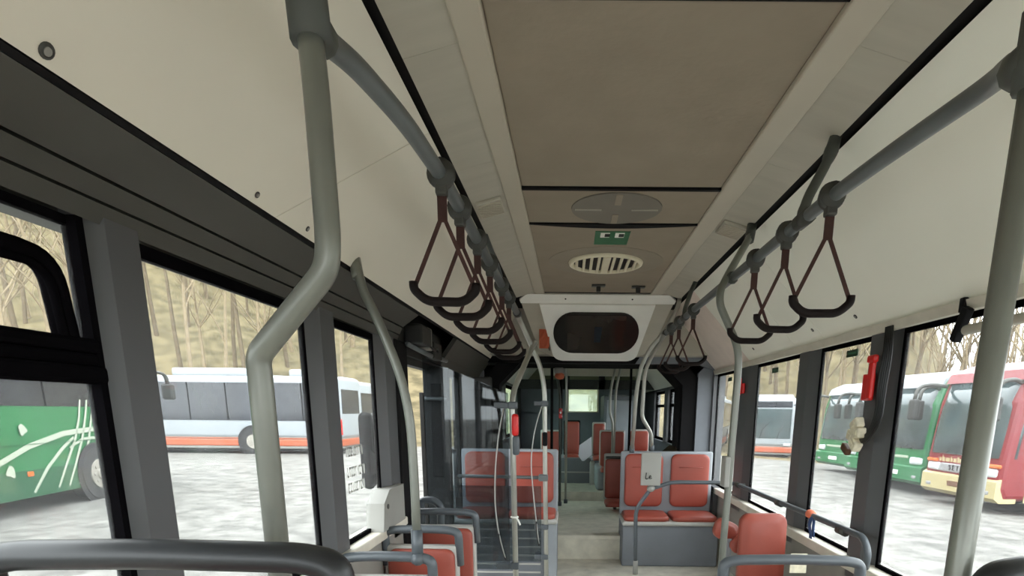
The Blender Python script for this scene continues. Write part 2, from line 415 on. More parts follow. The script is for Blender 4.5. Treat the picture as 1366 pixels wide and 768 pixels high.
cornice_left(20, Y0, Y0, 1.665, 2.18); cornice_left(21, 1.668, 2.183, 3.90, 4.3); cornice_left(22, 3.903, 4.303, 5.95, 5.95)
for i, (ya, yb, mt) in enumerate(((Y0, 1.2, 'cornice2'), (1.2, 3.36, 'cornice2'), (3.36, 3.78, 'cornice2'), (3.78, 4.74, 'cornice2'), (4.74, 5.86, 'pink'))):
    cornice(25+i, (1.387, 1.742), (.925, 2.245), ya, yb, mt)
struct(MB().prism([(1.372, 1.742), (1.40, 1.742), (1.41, 1.705), (1.384, 1.705)], Y0, 5.86, 'y').build('trim_31', 'sill'))
# slots beside the ceiling strips
struct(MB().box(-.50, -.448, Y0, 5.9, 2.262, 2.30).build('trim_32', 'black'))
struct(MB().box(.885, .945, Y0, 5.9, 2.262, 2.30).build('trim_33', 'black'))
# ceiling strips (ventilation ducts), raised trims, centre panels
def strip(n, xa, za, xb, zb):
    o = MB()
    k = 0; y = Y0
    while y < 5.1:
        y2 = min(y+.74, 5.1); o.prism([(xa, za), (xb, zb), (xb, zb+.03), (xa, za+.03)], y+.0004, y2-.0004, 'y'); y = y2
    return struct(o.build('trim_%d' % n, 'strip'))
strip(34, -.452, 2.252, -.300, 2.292); strip(35, .890, 2.252, .742, 2.292)
struct(MB().box(-.304, -.222, Y0, 5.12, 2.281, 2.31, .006).build('trim_36', 'trim'))
struct(MB().box(.644, .742, Y0, 5.12, 2.281, 2.31, .006).build('trim_37', 'trim'))
# centre panels of the ceiling
struct(MB().box(-.225, .647, Y0, 1.62, 2.298, 2.33).build('ceiling', 'panel'))
struct(MB().box(-.222, .645, 1.625, 2.80, 2.297, 2.33, .006).build('ceiling', 'panel'))
struct(MB().box(-.224, .646, 2.825, 3.285, 2.293, 2.33, .006).build('ceiling', 'panel'))
# panel behind the sagging gap, dished front edge
b = MB(); pts = [(-.225, 5.12)] + [(.646, 5.12)] + [(.646-.871*i/16, 3.305+.055*math.sin(math.pi*i/16)) for i in range(17)]
b.prism(pts, 2.296, 2.33, 'z'); struct(b.build('ceiling', 'panel'))
struct(MB().box(-.222, .644, 1.596, 1.612, 2.290, 2.33).build('trim_46', 'black')); struct(MB().box(-.222, .644, 2.802, 2.824, 2.289, 2.33).build('trim_38', 'black'))
b = MB(); b.prism([(-.222, 3.287), (.644, 3.287)] + [(.644-.866*i/16, 3.30+.055*math.sin(math.pi*i/16)) for i in range(17)], 2.287, 2.33, 'z'); struct(b.build('trim_39', 'black'))
struct(MB().box(-1.06, 1.56, Y0, 5.95, 2.345, 2.40).build('ceiling', 'dark'))
struct(MB().box(-1.06, -.98, Y0, 5.95, 1.70, 2.345).build('wall_left', 'dark')); struct(MB().box(1.47, 1.56, Y0, 5.95, 1.73, 2.345).build('wall_right', 'dark'))
# front end behind the viewer: dash wall and windscreen opening
struct(MB().box(-1.02, 1.52, Y0-.1, Y0, -.1, .6).box(-1.02, 1.52, Y0-.1, Y0, 2.2, 2.4).build('wall_front', 'dark'))
# --- left door zone
struct(MB().box(-.985, -.885, 3.10, 3.30, -.05, 1.70, .01).build('trim_40', 'black'))
d = MB().box(-.99, -.93, 3.29, 3.40, .0, 1.66).box(-.98, -.93, 4.98, 5.9, -.05, 1.70)
d.box(-.98, -.93, 3.30, 4.98, 1.60, 1.70).box(-.98, -.93, 3.30, 4.98, -.05, .03)
dr = struct(d.build('door_1', 'mech'))
# two leaves folded inwards, standing across the doorway
for ya, x0, x1 in ((3.96, -.972, -.80), (5.03, -.93, -.66)):
    lf = MB().box(x0, x1, ya, ya+.05, .05, 1.62, .012).build('leaf', 'mech', dr)
    MB().box(x0+.045, x1-.045, ya-.003, ya+.053, .9, 1.52, .01).build('panel', 'bellow', lf)
MB().tube([(-.95, 3.955, 1.42), (-.95, 3.93, 1.42), (-.82, 3.93, 1.42), (-.82, 3.955, 1.42)], .012, .03).build('door_handle', 'rail', dr)
struct(MB().box(-1.02, -.98, 3.1, 5.95, -.1, .12).box(-1.02, -.97, 3.1, 5.95, 1.66, 2.3).build('wall_left', 'mech'))
# opened compartment over the door with the mechanism inside
t = thing('door_mechanism', (-.86, 3.7, 1.66), 'exposed dark door mechanism in the opened compartment above the left door', 'door mechanism')
MB().box(-.965, -.90, 3.20, 4.22, 1.64, 1.83).build('housing', 'mech', t)
MB().box(-.90, -.80, 3.30, 3.52, 1.70, 1.80, .01).build('actuator', 'mech', t); MB().box(-.90, -.84, 3.75, 3.98, 1.66, 1.76, .01).build('actuator', 'mech', t)
MB().box(-.90, -.825, 3.56, 3.64, 1.69, 1.815, .006).build('bracket', 'plate', t)
MB().tube([(-.87, 3.25, 1.69), (-.86, 3.7, 1.672), (-.86, 4.2, 1.68)], .014).build('rod', 'rail', t)
MB().tube([(-.84, 3.5, 1.74), (-.81, 3.62, 1.69), (-.83, 3.8, 1.72), (-.86, 3.95, 1.68)], .006, .05, n=6).build('cable', 'cable', t)
# wall heater box under window three
t = thing('wall_box', (-.9, 2.78, .79), 'light grey plastic box fixed on the sill beside the black door column', 'wall box')
b = MB().prism([(2.66, .79), (3.02, .79), (3.02, .975), (2.78, .975), (2.69, .92)], -.945, -.862, 'x'); b.build('cover', 'plate', t)
MB().disc((-.861, 2.74, .90), .012, .006, 'x', 12).build('screw', 'clamp', t)
# ------------------------------------------------------------------ bellows joint and rear section
def octo(x0, x1, z0, z1, c, cb=None):
    cb = cb or c
    return [(x0, z0+cb), (x0, z1-c), (x0+c, z1), (x1-c, z1), (x1, z1-c), (x1, z0+cb), (x1-cb, z0), (x0+cb, z0)]
bl = thing('articulation_bellows', (.22, 6.25, .2), 'black ribbed articulation bellows around the passage to the rear section', 'bellows')
b = MB(); bm = b.bm; rr = []
ys = [5.98+.6*i/20 for i in range(21)]
for i, y in enumerate(ys):
    k = .07 if i % 2 else 0.; q = .05*i/20
    rr.append([bm.verts.new((x, y, z)) for x, z in octo(-.70-k-q, 1.08+k+q, .05-k, 1.80+k*.6, .20)])
for i in range(20):
    for j in range(8): bm.faces.new((rr[i][j], rr[i+1][j], rr[i+1][(j+1) % 8], rr[i][(j+1) % 8]))
b.build('folds', 'bellow', bl)
def frame(ya, yb, inner, outer):
    o = MB(); bm = o.bm; A = [[bm.verts.new((x, y, z)) for x, z in pl] for y in (ya, yb) for pl in (inner, outer)]
    for j in range(8):
        k = (j+1) % 8
        bm.faces.new((A[0][j], A[0][k], A[1][k], A[1][j])); bm.faces.new((A[2][k], A[2][j], A[3][j], A[3][k]))
        bm.faces.new((A[0][k], A[0][j], A[2][j], A[2][k])); bm.faces.new((A[1][j], A[1][k], A[3][k], A[3][j]))
    bmesh.ops.recalc_face_normals(bm, faces=bm.faces); return o
frame(5.93, 5.99, octo(-.70, 1.10, .05, 1.80, .2), octo(-.86, 1.26, -.08, 1.86, .2)).build('front_frame', 'black', bl)
frame(6.56, 6.62, octo(-.78, 1.16, .05, 1.84, .18), octo(-.95, 1.4, -.08, 1.98, .18)).build('rear_frame', 'black', bl)
o = MB()
for i in range(7): o.box(.86, 1.16, 6.03+.075*i, 6.085+.075*i, .83, .91, .006, Matrix.Rotation(math.radians(-40), 3, 'Y'))
o.build('side_fold', 'bellowbrown', bl)
o = MB().box(-.86, 1.28, 5.86, 5.93, 1.80, 1.86, .008); o.build('top_bar', 'black', bl)
# grey surround between last window and bellows
struct(MB().prism([(1.385, .1), (1.385, 1.86), (1.24, 1.72), (1.24, .1)], 5.90, 5.96, 'y').prism([(-.9, .1), (-.9, 1.86), (-.85, 1.72), (-.85, .1)], 5.90, 5.96, 'y').build('wall_surround', 'base'))
struct(MB().prism([(1.385, 1.74), (1.385, 1.90), (.66, 1.86), (.62, 1.80), (1.22, 1.80)], 5.84, 5.90, 'y').build('trim_41', 'base'))
struct(MB().box(-1.02, -.60, 5.94, 6.0, 1.78, 2.4).box(1.10, 1.52, 5.94, 6.0, 1.84, 2.4).box(-.95, 1.5, 5.97, 6.62, 1.98, 2.4).build('wall_bulkhead', 'mech'))
struct(MB().box(-1.02, -.9, 5.94, 6.0, -.1, 1.9).box(1.40, 1.52, 5.94, 6.62, -.1, 2.0).box(-1.02, -.96, 6.0, 6.62, -.1, 2.0).build('wall_bulkhead', 'mech'))
# rear section shell
struct(MB().box(-1.02, -.92, 6.62, 11.2, -.1, .95).build('wall_left', 'base'))
struct(MB().box(-1.02, -.92, 6.62, 11.2, 1.72, 2.35).box(-1.02, -.92, 8.3, 8.55, .9, 1.75).box(-1.02, -.92, 6.62, 6.9, .9, 1.75).box(-1.02, -.92, 10.3, 11.2, .9, 1.75).build('wall_left', 'dark'))
struct(MB().box(1.38, 1.48, 6.62, 11.2, -.1, .92).build('wall_right', 'base'))
struct(MB().box(1.38, 1.48, 6.62, 11.2, 1.66, 2.35).box(1.38, 1.48, 8.55, 8.85, .9, 1.7).box(1.38, 1.48, 6.62, 7.5, .9, 1.7).box(1.38, 1.48, 9.9, 11.2, .9, 1.7).build('wall_right', 'pillar'))
for n, side, ya, yb in ((11, 1, 7.5, 8.55), (12, 1, 8.85, 9.9), (13, -1, 6.9, 8.3), (14, -1, 8.55, 10.3)):
    x = 1.43 if side > 0 else -.97
    z0, z1 = (.92, 1.66) if side > 0 else (.95, 1.72)
    f = MB().box(x-.015, x+.015, ya, ya+.04, z0, z1).box(x-.015, x+.015, yb-.04, yb, z0, z1).box(x-.015, x+.015, ya, yb, z1-.04, z1).box(x-.015, x+.015, ya, yb, z0, z0+.04).box(x-.016, x+.016, ya, yb, 1.42, 1.46)
    w = struct(f.build('window_%d' % n, 'frit')); MB().box(x-.004, x+.004, ya+.04, yb-.04, z0+.04, z1-.04).build('glass', 'gl' if side > 0 else 'gfar', w)
struct(MB().box(-1.02, 1.5, 6.62, 11.3, 2.30, 2.40).prism([(-.93, 1.74), (-.45, 2.28), (-.47, 2.31), (-.96, 1.80)], 6.62, 11.2, 'y').prism([(1.39, 1.68), (.92, 2.28), (.94, 2.31), (1.42, 1.76)], 6.62, 11.2, 'y').build('ceiling', 'cornice'))
struct(MB().box(-.43, .9, 8.4, 8.5, 1.83, 2.30).build('trim_42', 'strip'))
struct(MB().box(-.95, 1.4, 9.9, 9.98, 1.70, 1.85).box(-.12, -.02, 9.9, 9.98, 1.7, 2.3).box(.46, .56, 9.9, 9.98, 1.7, 2.3).build('trim_43', 'mech'))
rw = MB().box(-1.0, 1.48, 11.1, 11.2, -.1, 1.325).box(-1.0, -.07, 11.1, 11.2, 1.3, 1.8).box(.52, 1.48, 11.1, 11.2, 1.3, 1.8)
struct(rw.build('wall_rear', 'base')); struct(MB().box(-1.0, 1.48, 11.1, 11.2, 1.775, 2.4).build('wall_rear', 'olive'))
f = MB().box(-.07, -.035, 11.08, 11.16, 1.325, 1.775).box(.49, .52, 11.08, 11.16, 1.325, 1.775).box(-.07, .52, 11.08, 11.16, 1.325, 1.345).box(-.07, .52, 11.08, 11.16, 1.735, 1.775)
w = struct(f.build('window_15', 'vent')); MB().box(-.035, .49, 11.135, 11.143, 1.345, 1.735).build('glass', 'gfar', w)
struct(MB().box(-.90, 1.36, 8.45, 11.1, .2, .66, .01).box(-.12, .30, 8.38, 8.46, .30, .70, .01).build('trim_44', 'base'))
struct(MB().box(-.12, .30, 8.36, 8.385, .49, .505).build('trim_45', 'seatedge'))
t = thing('engine_cabinet', (.75, 9.5, .66), 'blue grey engine cabinet beside the rear window', 'cabinet')
MB().box(.52, 1.0, 9.4, 10.4, .66, 1.60, .02).build('body', 'base', t)
MB().box(.56, .96, 9.385, 9.405, .75, 1.52, .01).build('door', 'seatgrey', t)
t = thing('rear_post', (-.09, 10.2, .66), 'dark post with wall strip between the rear windows', 'post')
MB().tube([(-.16, 9.6, .62), (-.16, 9.6, 1.9)], .03).build('tube', 'black', t)
# ------------------------------------------------------------------ ceiling fittings
t = thing('ceiling_speaker_cover', (.21, 3.06, 2.293), 'dark round cover with a cross of ribs in the narrow ceiling panel', 'ceiling cover')
MB().disc((.21, 3.06, 2.291), .215, .008, 'z', 40).build('plate', 'disc', t)
for yy in (2.86, 3.13): MB().box(.195, .225, yy, yy+.13, 2.284, 2.289).build('rib', 'panel', t)
for s in (-1, 1):
    o = MB().box(.21+s*.132-.062, .21+s*.132+.062, 3.0575, 3.0605, 2.2855, 2.2875)
    for i in range(16): o.box(.21+s*(.075+.008*i)-.0018, .21+s*(.075+.008*i)+.0018, 3.05, 3.068, 2.284, 2.288)
    o.build('grille_slot', 'strip', t)
t = thing('ceiling_air_vent', (.219, 4.11, 2.296), 'cream round air vent with slats in the ceiling', 'air vent')
MB().ring((.219, 4.11, 2.292), .225, .018, 'z', 36).build('rim', 'vent', t)
MB().disc((.219, 4.11, 2.294), .222, .004, 'z', 36).build('opening', 'ink', t)
o = MB()
for i in range(-4, 5):
    if i == 0: continue
    x = .219+i*.047; hl = math.sqrt(max(.0, .215**2-(i*.047)**2)); o.box(x-.009, x+.009, 4.11-hl, 4.11+hl, 2.276, 2.291, .002)
o.box(.195, .243, 3.9, 4.32, 2.274, 2.291, .002); o.build('slat', 'vent', t)
t = thing('ceiling_recess_disc', (.219, 4.1, 2.297), 'faint shallow round panel around the cream air vent', 'ceiling disc')
MB().disc((.219, 4.1, 2.2955), .37, .003, 'z', 48).build('plate', 'disc2', t)
t = thing('ceiling_sign', (.22, 3.55, 2.29), 'green ceiling sticker with two white pictograms before the air vent', 'sign')
MB().box(.125, .315, 3.43, 3.68, 2.2925, 2.2955).build('sticker', 'green', t)
for x in (.155, .235): MB().box(x, x+.05, 3.45, 3.53, 2.290, 2.2925).build('pictogram', 'white', t)
for x in (.178, .255): MB().box(x, x+.028, 3.46, 3.51, 2.288, 2.290).build('arrow', 'ink', t)
for i, (x, y, lb) in enumerate(((.205, 4.80, 'small dark ceiling hook on the left above the screen'), (.515, 4.84, 'small dark ceiling hook on the right above the screen'))):
    t = thing('ceiling_hook', (x, y, 2.296), lb, 'hook', 'ceiling hooks above the screen')
    MB().box(x-.052, x+.052, y-.03, y+.03, 2.282, 2.296, .005).build('base_plate', 'clamp', t)
    MB().box(x-.016, x+.016, y-.018, y+.018, 2.245, 2.284, .005).build('catch', 'mech', t)
for x, y, lb in ((-.378, 2.97, 'ribbed grey loudspeaker grille on the left ceiling strip'), (.815, 3.28, 'ribbed grey loudspeaker grille on the right ceiling strip')):
    t = thing('speaker_grille', (x, y, 2.262), lb, 'speaker grille')
    s = 1 if x < .2 else -1; R_ = Matrix.Rotation(-s*math.atan2(.04, .152), 3, 'Y')
    MB().box(x-.06, x+.06, y-.09, y+.09, 2.256, 2.272, .004, R_).build('plate', 'strip', t)
    o = MB()
    for i in range(9): o.box(x-.055, x+.055, y-.078+i*.018, y-.070+i*.018, 2.250, 2.258, 0, R_)
    o.build('rib', 'trim', t)
# screws on the left cornice
def on_cornice(x): return 1.835+(x+.775)/(.297)*.41
for i, (x, y, r, lb) in enumerate(((-.763, .974, .009, 'large ringed screw near the front of the left ceiling panel'), (-.762, 1.555, .006, 'small screw beside the tall bent pole on the left ceiling panel'), (-.761, 1.83, .006, 'small screw by the seam of the left ceiling panel'))):
    z = on_cornice(x); t = thing('panel_screw', (x, y, z), lb, 'screw')
    R_ = Matrix.Rotation(math.atan2(.41, .297), 3, 'Y'); nrm = V(.41, 0, -.297).normalized()
    o = MB().ring((0, 0, 0), r, r*.35, 'z', 16)
    for v in o.bm.verts: v.co = Matrix.Rotation(-math.atan2(.41, .297), 3, 'Y') @ v.co + V(x, y, z) + nrm*.001
    o.build('ring', 'clamp', t)
    o = MB().disc((0, 0, 0), r*.7, .004, 'z', 12)
    for v in o.bm.verts: v.co = Matrix.Rotation(-math.atan2(.41, .297), 3, 'Y') @ v.co + V(x, y, z) + nrm*.002
    o.build('head', 'plate', t)
def on_right(x): return 2.245-(x-.925)/.462*.503
for i, (x, y, lb) in enumerate(((1.337, 2.92, 'dark screw on the right white panel above the emergency hammer'), (1.334, 3.415, 'dark screw on the right white panel left of the panel seam'), (1.329, 4.47, 'dark screw on the right white panel beside the bent steel pole'))):
    z = on_right(x); t = thing('panel_screw', (x, y, z), lb, 'screw'); nrm = V(-.503, 0, -.462).normalized()
    for nm, rr_, mt in (('ring', .011, 'clamp'), ('head', .005, 'plate')):
        o = MB().disc((0, 0, 0), rr_, .004 if nm == 'ring' else .008, 'z', 14)
        for v in o.bm.verts: v.co = Matrix.Rotation(math.atan2(.503, .462), 3, 'Y') @ v.co + V(x, y, z) + nrm*.001
        o.build(nm, mt, t)
# ------------------------------------------------------------------ screen console on the bulkhead
t = thing('screen_console', (.215, 5.3, 2.0), 'white console with a rounded dark information screen under the ceiling', 'screen')
# leaning front: top edge y 5.12 z 2.27, bottom edge y 5.62 z 1.83
def lean(x, s, off=0.):      # s 0 bottom .. 1 top
    p = V(x, 5.60-.46*s, 1.835+.435*s); return p + V(0, -.687, -.727)*off
def plate(o, outline, off0, off1):
    bm = o.bm; A = [bm.verts.new(lean(x, s, off0)) for x, s in outline]; B = [bm.verts.new(lean(x, s, off1)) for x, s in outline]
    bm.faces.new(A); bm.faces.new(B[::-1]); k = len(A)
    for i in range(k): bm.faces.new((A[i], B[i], B[(i+1) % k], A[(i+1) % k]))
    bmesh.ops.recalc_face_normals(bm, faces=bm.faces); return o
def rrect(cx, cs, w, h, rx, rs, k=8):
    pts = []
    for sx, sy, a0 in ((1,1,0),(-1,1,90),(-1,-1,180),(1,-1,270)):
        for q in range(k+1):
            a = math.radians(a0+90*q/k); pts.append((cx+sx*(w/2-rx)+rx*math.cos(a), cs+sy*(h/2-rs)+rs*math.sin(a)))
    return pts
plate(MB(), [(-.43, .97), (-.37, 1.05), (.80, 1.05), (.86, .97), (.80, .60), (.72, .12), (.60, 0), (-.17, 0), (-.29, .12), (-.37, .6)], -.03, .0).build('backing_panel', 'strip', t)
plate(MB(), [(-.44, .99), (-.38, 1.085), (.81, 1.085), (.87, .99)], -.005, .012).build('shadow_gap', 'ink', t)
plate(MB(), [(-.42, .93), (.85, .93), (.86, .98), (.80, 1.065), (-.37, 1.065), (-.43, .98)], .0, .03).build('top_band', 'white', t)
def arc_(cx, cs, rx, rs, a0, a1): return [(cx+rx*math.cos(a0+(a1-a0)*i/6), cs+rs*math.sin(a0+(a1-a0)*i/6)) for i in range(7)]
plate(MB(), [(-.265, .93), (.695, .93)] + arc_(.50, .14, .10, .15, -.1, -math.pi/2) + arc_(-.07, .14, .10, .15, -math.pi/2, -math.pi+.1), .0, .045).build('housing', 'white', t)
plate(MB(), rrect(.215, .48, .74, .68, .17, .335), .045, .052).build('screen_surround', 'screenb', t)
plate(MB(), rrect(.215, .48, .50, .60, .01, .01, 2), .052, .056).build('screen', 'screen', t)
plate(MB(), [(.20, .34), (.255, .34), (.265, .6), (.20, .6)], .056, .0575).build('screen_reflection', 'bluespot', t)  # reflection on the screen, painted as a thin bluish plate
for x in (-.05, .50):
    p = lean(x, 1.0, .021); o = MB().blob(p, .012, .012, .012); o.build('screw', 'ink', t)
struct(MB().box(-.93, 1.42, 5.68, 5.90, 1.86, 2.30).build('wall_bulkhead', 'strip'))
t = thing('poster', (-.235, 5.52, 1.96), 'crumpled orange notice hanging left of the screen console', 'notice')
o = MB(); bm = o.bm; g = [[bm.verts.new((-.28+.088*i/4, 5.38+random.uniform(-.008, .008), 1.885+.16*j/5)) for i in range(5)] for j in range(6)]
for j in range(5):
    for i in range(4): bm.faces.new((g[j][i], g[j][i+1], g[j+1][i+1], g[j+1][i]))
bmesh.ops.solidify(bm, geom=bm.faces[:], thickness=.003); o.build('sheet', 'orange', t)
MB().box(-.20, -.192, 5.385, 5.62, 1.88, 2.06, .003).build('holder', 'mech', t)
t = thing('ceiling_bag', (-.135, 6.48, 1.70), 'small grey and salmon rounded bundle hanging behind the orange notice', 'bundle')
MB().blob((-.125, 6.5, 1.77), .062, .05, .045, .06).build('top', 'plate', t)
MB().blob((-.12, 6.49, 1.715), .05, .04, .04, .1).build('bottom', 'orange', t)
MB().tube([(-.125, 6.5, 1.80), (-.125, 6.5, 1.99)], .006).build('cord', 'cable', t)
# ------------------------------------------------------------------ grab rails and poles
RZ, RXL, RXR = 1.97, -.355, .758
t = thing('grab_rail', (RXL, 2.6, RZ), 'dark grey overhead grab rail along the left side carrying the straps', 'grab rail')
MB().tube([(-.385, 1.0, 1.90), (-.42, 1.14, 1.955), (-.405, 1.24, RZ), (-.372, 1.45, RZ), (RXL, 1.8, RZ), (RXL, 4.02, RZ)], .02, .12, n=14).build('tube', 'rail', t)
o = MB()
for y in (4.05,): o.tube([(RXL, y-.04, RZ), (RXL, y+.06, RZ)], .026)
o.build('sleeve', 'clamp', t)
for y in (3.3,):
    MB().tube([(RXL-.005, y, RZ), (RXL-.03, y, RZ+.10), (-.46, y+.05, 2.255)], .014, .05).build('bracket', 'rail', t)
t = thing('grab_rail', (RXR, 2.8, RZ), 'dark grey overhead grab rail along the right side carrying the straps', 'grab rail')
MB().tube([(.655, .99, 1.845), (.73, 1.12, 1.92), (.80, 1.28, RZ-.002), (.775, 1.58, RZ), (RXR, 1.9, RZ), (RXR, 4.9, RZ)], .02, .14, n=14).build('tube', 'rail', t)
MB().tube([(RXR, 2.12, RZ), (RXR+.02, 2.15, RZ+.07), (.86, 2.20, 2.185), (.885, 2.22, 2.262)], [.02, .02, .018, .017, .017, .017, .017, .017, .017, .017, .017, .02, .022, .024, .022, .02], .04, n=10, steps=6).build('bracket', 'joint', t)
MB().tube([(RXR, 4.18, RZ), (RXR+.01, 4.2, RZ+.06), (.85, 4.45, 2.19), (.885, 4.47, 2.262)], .016, .04).build('bracket', 'joint', t)
for y in (2.10, 4.14, 4.95): MB().tube([(RXR, y-.045, RZ), (RXR, y+.045, RZ)], .025).build('sleeve', 'clamp', t)
# tall bent pole, front left
t = thing('bent_pole', (-.487, .95, 1.0), 'thick grey bent pole in the left foreground rising to the grab rail', 'pole')
MB().tube([(-.489, .952, .30), (-.489, .952, 1.40), (-.488, .95, 1.43), (-.370, .95, 1.555), (-.365, .95, 1.60), (-.372, .965, 1.80), (-.384, .985, 1.895)], .0185, .06, n=16).build('tube', 'pole', t)
o = MB().tube([(-.380, .98, 1.868), (-.395, 1.0, 2.02)], .029, n=14).tube([(-.385, .99, 1.905), (-.40, 1.07, 1.92), (-.416, 1.13, 1.95)], [.024, .027, .022], n=12)
o.build('joint', 'joint', t)
# foreground pole, right
t = thing('straight_pole', (.655, .95, .9), 'thick straight grey pole in the right foreground', 'pole')
MB().tube([(.655, .952, 0), (.652, .95, 1.99)], .0195, n=16).build('tube', 'pole', t)
MB().tube([(.652, .95, 1.80), (.652, .95, 1.90)], .028).tube([(.652, .95, 1.84), (.66, 1.0, 1.85), (.70, 1.06, 1.89)], [.03, .028, .023]).build('joint', 'joint', t)
# slim pole at the left window seats
t = thing('curved_pole', (-.587, 2.2, .75), 'slim pale curved pole standing on the handle of the left window seat', 'pole')
MB().tube([(-.765, 2.22, 1.86), (-.745, 2.2, 1.80), (-.735, 2.2, 1.755), (-.69, 2.2, 1.664), (-.617, 2.2, 1.472), (-.590, 2.2, 1.312), (-.586, 2.2, 1.09), (-.587, 2.2, .86)], .0165, .08, n=12).build('tube', 'pole', t)
MB().tube([(-.587, 2.2, .78), (-.587, 2.2, .90)], .022).blob((-.585, 2.19, .785), .028, .03, .026).build('socket', 'handle', t)
MB().tube([(-.752, 2.205, 1.80), (-.768, 2.225, 1.868)], .021).build('joint', 'pole', t)
# pole with the stop button at the left door
t = thing('door_pole', (-.343, 3.6, 0), 'steel pole with the red stop button beside the left door', 'pole')
MB().tube([(-.335, 3.6, 0), (-.349, 3.6, 1.20), (-.352, 3.6, 1.44), (-.30, 3.85, 1.62), (-.265, 4.3, 1.80), (-.26, 4.5, 1.84)], .0175, .1, n=12).build('tube', 'steel', t)
for z in (1.38, .385): MB().box(-.375, -.318, 3.575, 3.625, z-.022, z+.022, .008).box(-.46, -.37, 3.59, 3.612, z-.018, z+.018, .006).build('clip', 'handle', t)
MB().box(-.352, -.312, 3.555, 3.625, 1.20, 1.33, .016, seg=3).build('stop_button', 'redplastic', t)
MB().box(-.348, -.308, 3.56, 3.62, 1.085, 1.20, .014, seg=3).build('button_box', 'handle', t)
MB().ring((-.343, 3.6, .70), .02, .006, 'z').tube([(-.33, 3.58, .70), (-.315, 3.57, .68), (-.305, 3.565, .655)], .006, .01, n=6).build('cable_tie', 'white', t)
# second pole, by the double seat
t = thing('seat_pole', (-.18, 4.3, 0), 'steel pole in front of the left double seat curving up to the rail', 'pole')
MB().tube([(-.17, 4.3, 0), (-.181, 4.3, .85), (-.186, 4.3, 1.50), (-.215, 4.3, 1.66), (-.30, 4.27, 1.84), (-.35, 4.15, 1.95), (RXL, 4.02, RZ)], .0175, .12, n=12).build('tube', 'steel', t)
for z in (1.40, .50, .27): MB().box(-.21, -.158, 4.275, 4.325, z-.02, z+.02, .008).box(-.26, -.205, 4.29, 4.31, z-.016, z+.016, .005).build('clip', 'handle', t)
MB().box(-.20, -.165, 4.27, 4.33, 1.10, 1.20, .01).build('button_box', 'black', t)
MB().tube([(-.185, 4.29, .87), (-.83, 4.29, .878)], .013).box(-.23, -.16, 4.27, 4.32, .845, .895, .01).build('cross_bar', 'rail', t)
MB().tube([(-.835, 4.29, .72), (-.835, 4.29, 1.06), (-.90, 4.29, 1.06)], .016, .04).build('end_post', 'handle', t)
# thin cords
for nm, pts, lb in (('cord', [(-.40, 3.58, 1.36), (-.43, 3.57, 1.22), (-.455, 3.56, 1.0), (-.46, 3.56, .78), (-.44, 3.56, .60), (-.40, 3.58, .43)], 'thin pale cord looping down beside the stop button pole'),
                    ('cord', [(-.205, 4.27, 1.38), (-.25, 4.26, 1.24), (-.285, 4.25, 1.02), (-.27, 4.25, .80), (-.245, 4.26, .55), (-.225, 4.27, .36)], 'thin pale cord looping down beside the pole at the left double seat')):
    t = thing(nm, pts[-1], lb, 'cord'); MB().tube(pts, .0045, .12, n=6).build('strand', 'cord', t)
    MB().tube([pts[-2], ((pts[-2][0]+pts[-1][0])/2-.008, pts[-1][1], (pts[-2][2]+pts[-1][2])/2), pts[-1]], .0065, .05, n=6).build('sleeve', 'cable', t)
# tinted partition panes between the poles and the side wall
for y, x1, z0, z1, lb in ((3.6, -.375, .36, 1.45, 'tinted glass partition between the stop button pole and the left door'), (4.345, -.212, .22, .80, 'low tinted glass partition before the left double seat')):
    t = thing('glass_partition', ((x1-.88)/2, y, z0), lb, 'glass partition'); MB().prism([(-.88, z0), (x1, z0), (x1, z1), (-.88, z1+(.2 if z1 > 1 else 0))], y+.002, y+.008, 'y').build('pane', 'gtint', t)
    MB().box(-.905, -.88, y-.01, y+.02, z0, z1, .004).build('edge_profile', 'mech', t)
# right steel pole with bent top
t = thing('bent_pole', (.785, 2.9, 0), 'slim steel pole bent at the top on the right of the aisle', 'pole')
MB().tube([(.885, 3.15, 2.262), (.87, 3.12, 2.19), (.73, 2.96, 1.975), (.688, 2.90, 1.90), (.690, 2.90, 1.84), (.78, 2.90, 1.67), (.796, 2.90, 1.60), (.797, 2.90, 1.50), (.781, 2.9, .6), (.775, 2.9, 0)], .0175, .06, n=12).build('tube', 'pole', t)
MB().tube([(.865, 3.115, 2.17), (.885, 3.15, 2.25)], .024).build('joint', 'joint', t); MB().tube([(.748, 2.93, RZ-.005), (.765, 2.99, RZ+.003)], .027).build('joint', 'joint', t)
MB().box(.755, .782, 2.86, 2.94, .99, 1.14, .006).build('ticket_plate', 'plate', t)
# two curved poles ending the right rail by the double seat
for i, (pts, lb) in enumerate((([(.885, 5.1, 2.262), (.87, 5.08, 2.19), (.75, 5.05, RZ), (.65, 5.1, 1.86), (.585, 5.15, 1.70), (.565, 5.2, 1.5), (.555, 5.3, .99)], 'left one of two curved steel poles behind the right double seat'),
                            ([(.757, 4.9, RZ), (.745, 5.1, 1.93), (.70, 5.25, 1.83), (.65, 5.35, 1.70), (.645, 5.4, 1.30), (.70, 5.42, 1.22), (.745, 5.45, 1.15), (.755, 5.47, .99)], 'right one of two curved steel poles behind the right double seat'))):
    t = thing('curved_pole', pts[-1], lb, 'pole'); MB().tube(pts, .0175, .08, n=12).build('tube', 'steel', t)
    p = pts[-1]; MB().tube([p, (p[0], p[1], p[2]+.06)], .024).build('socket', 'handle', t)
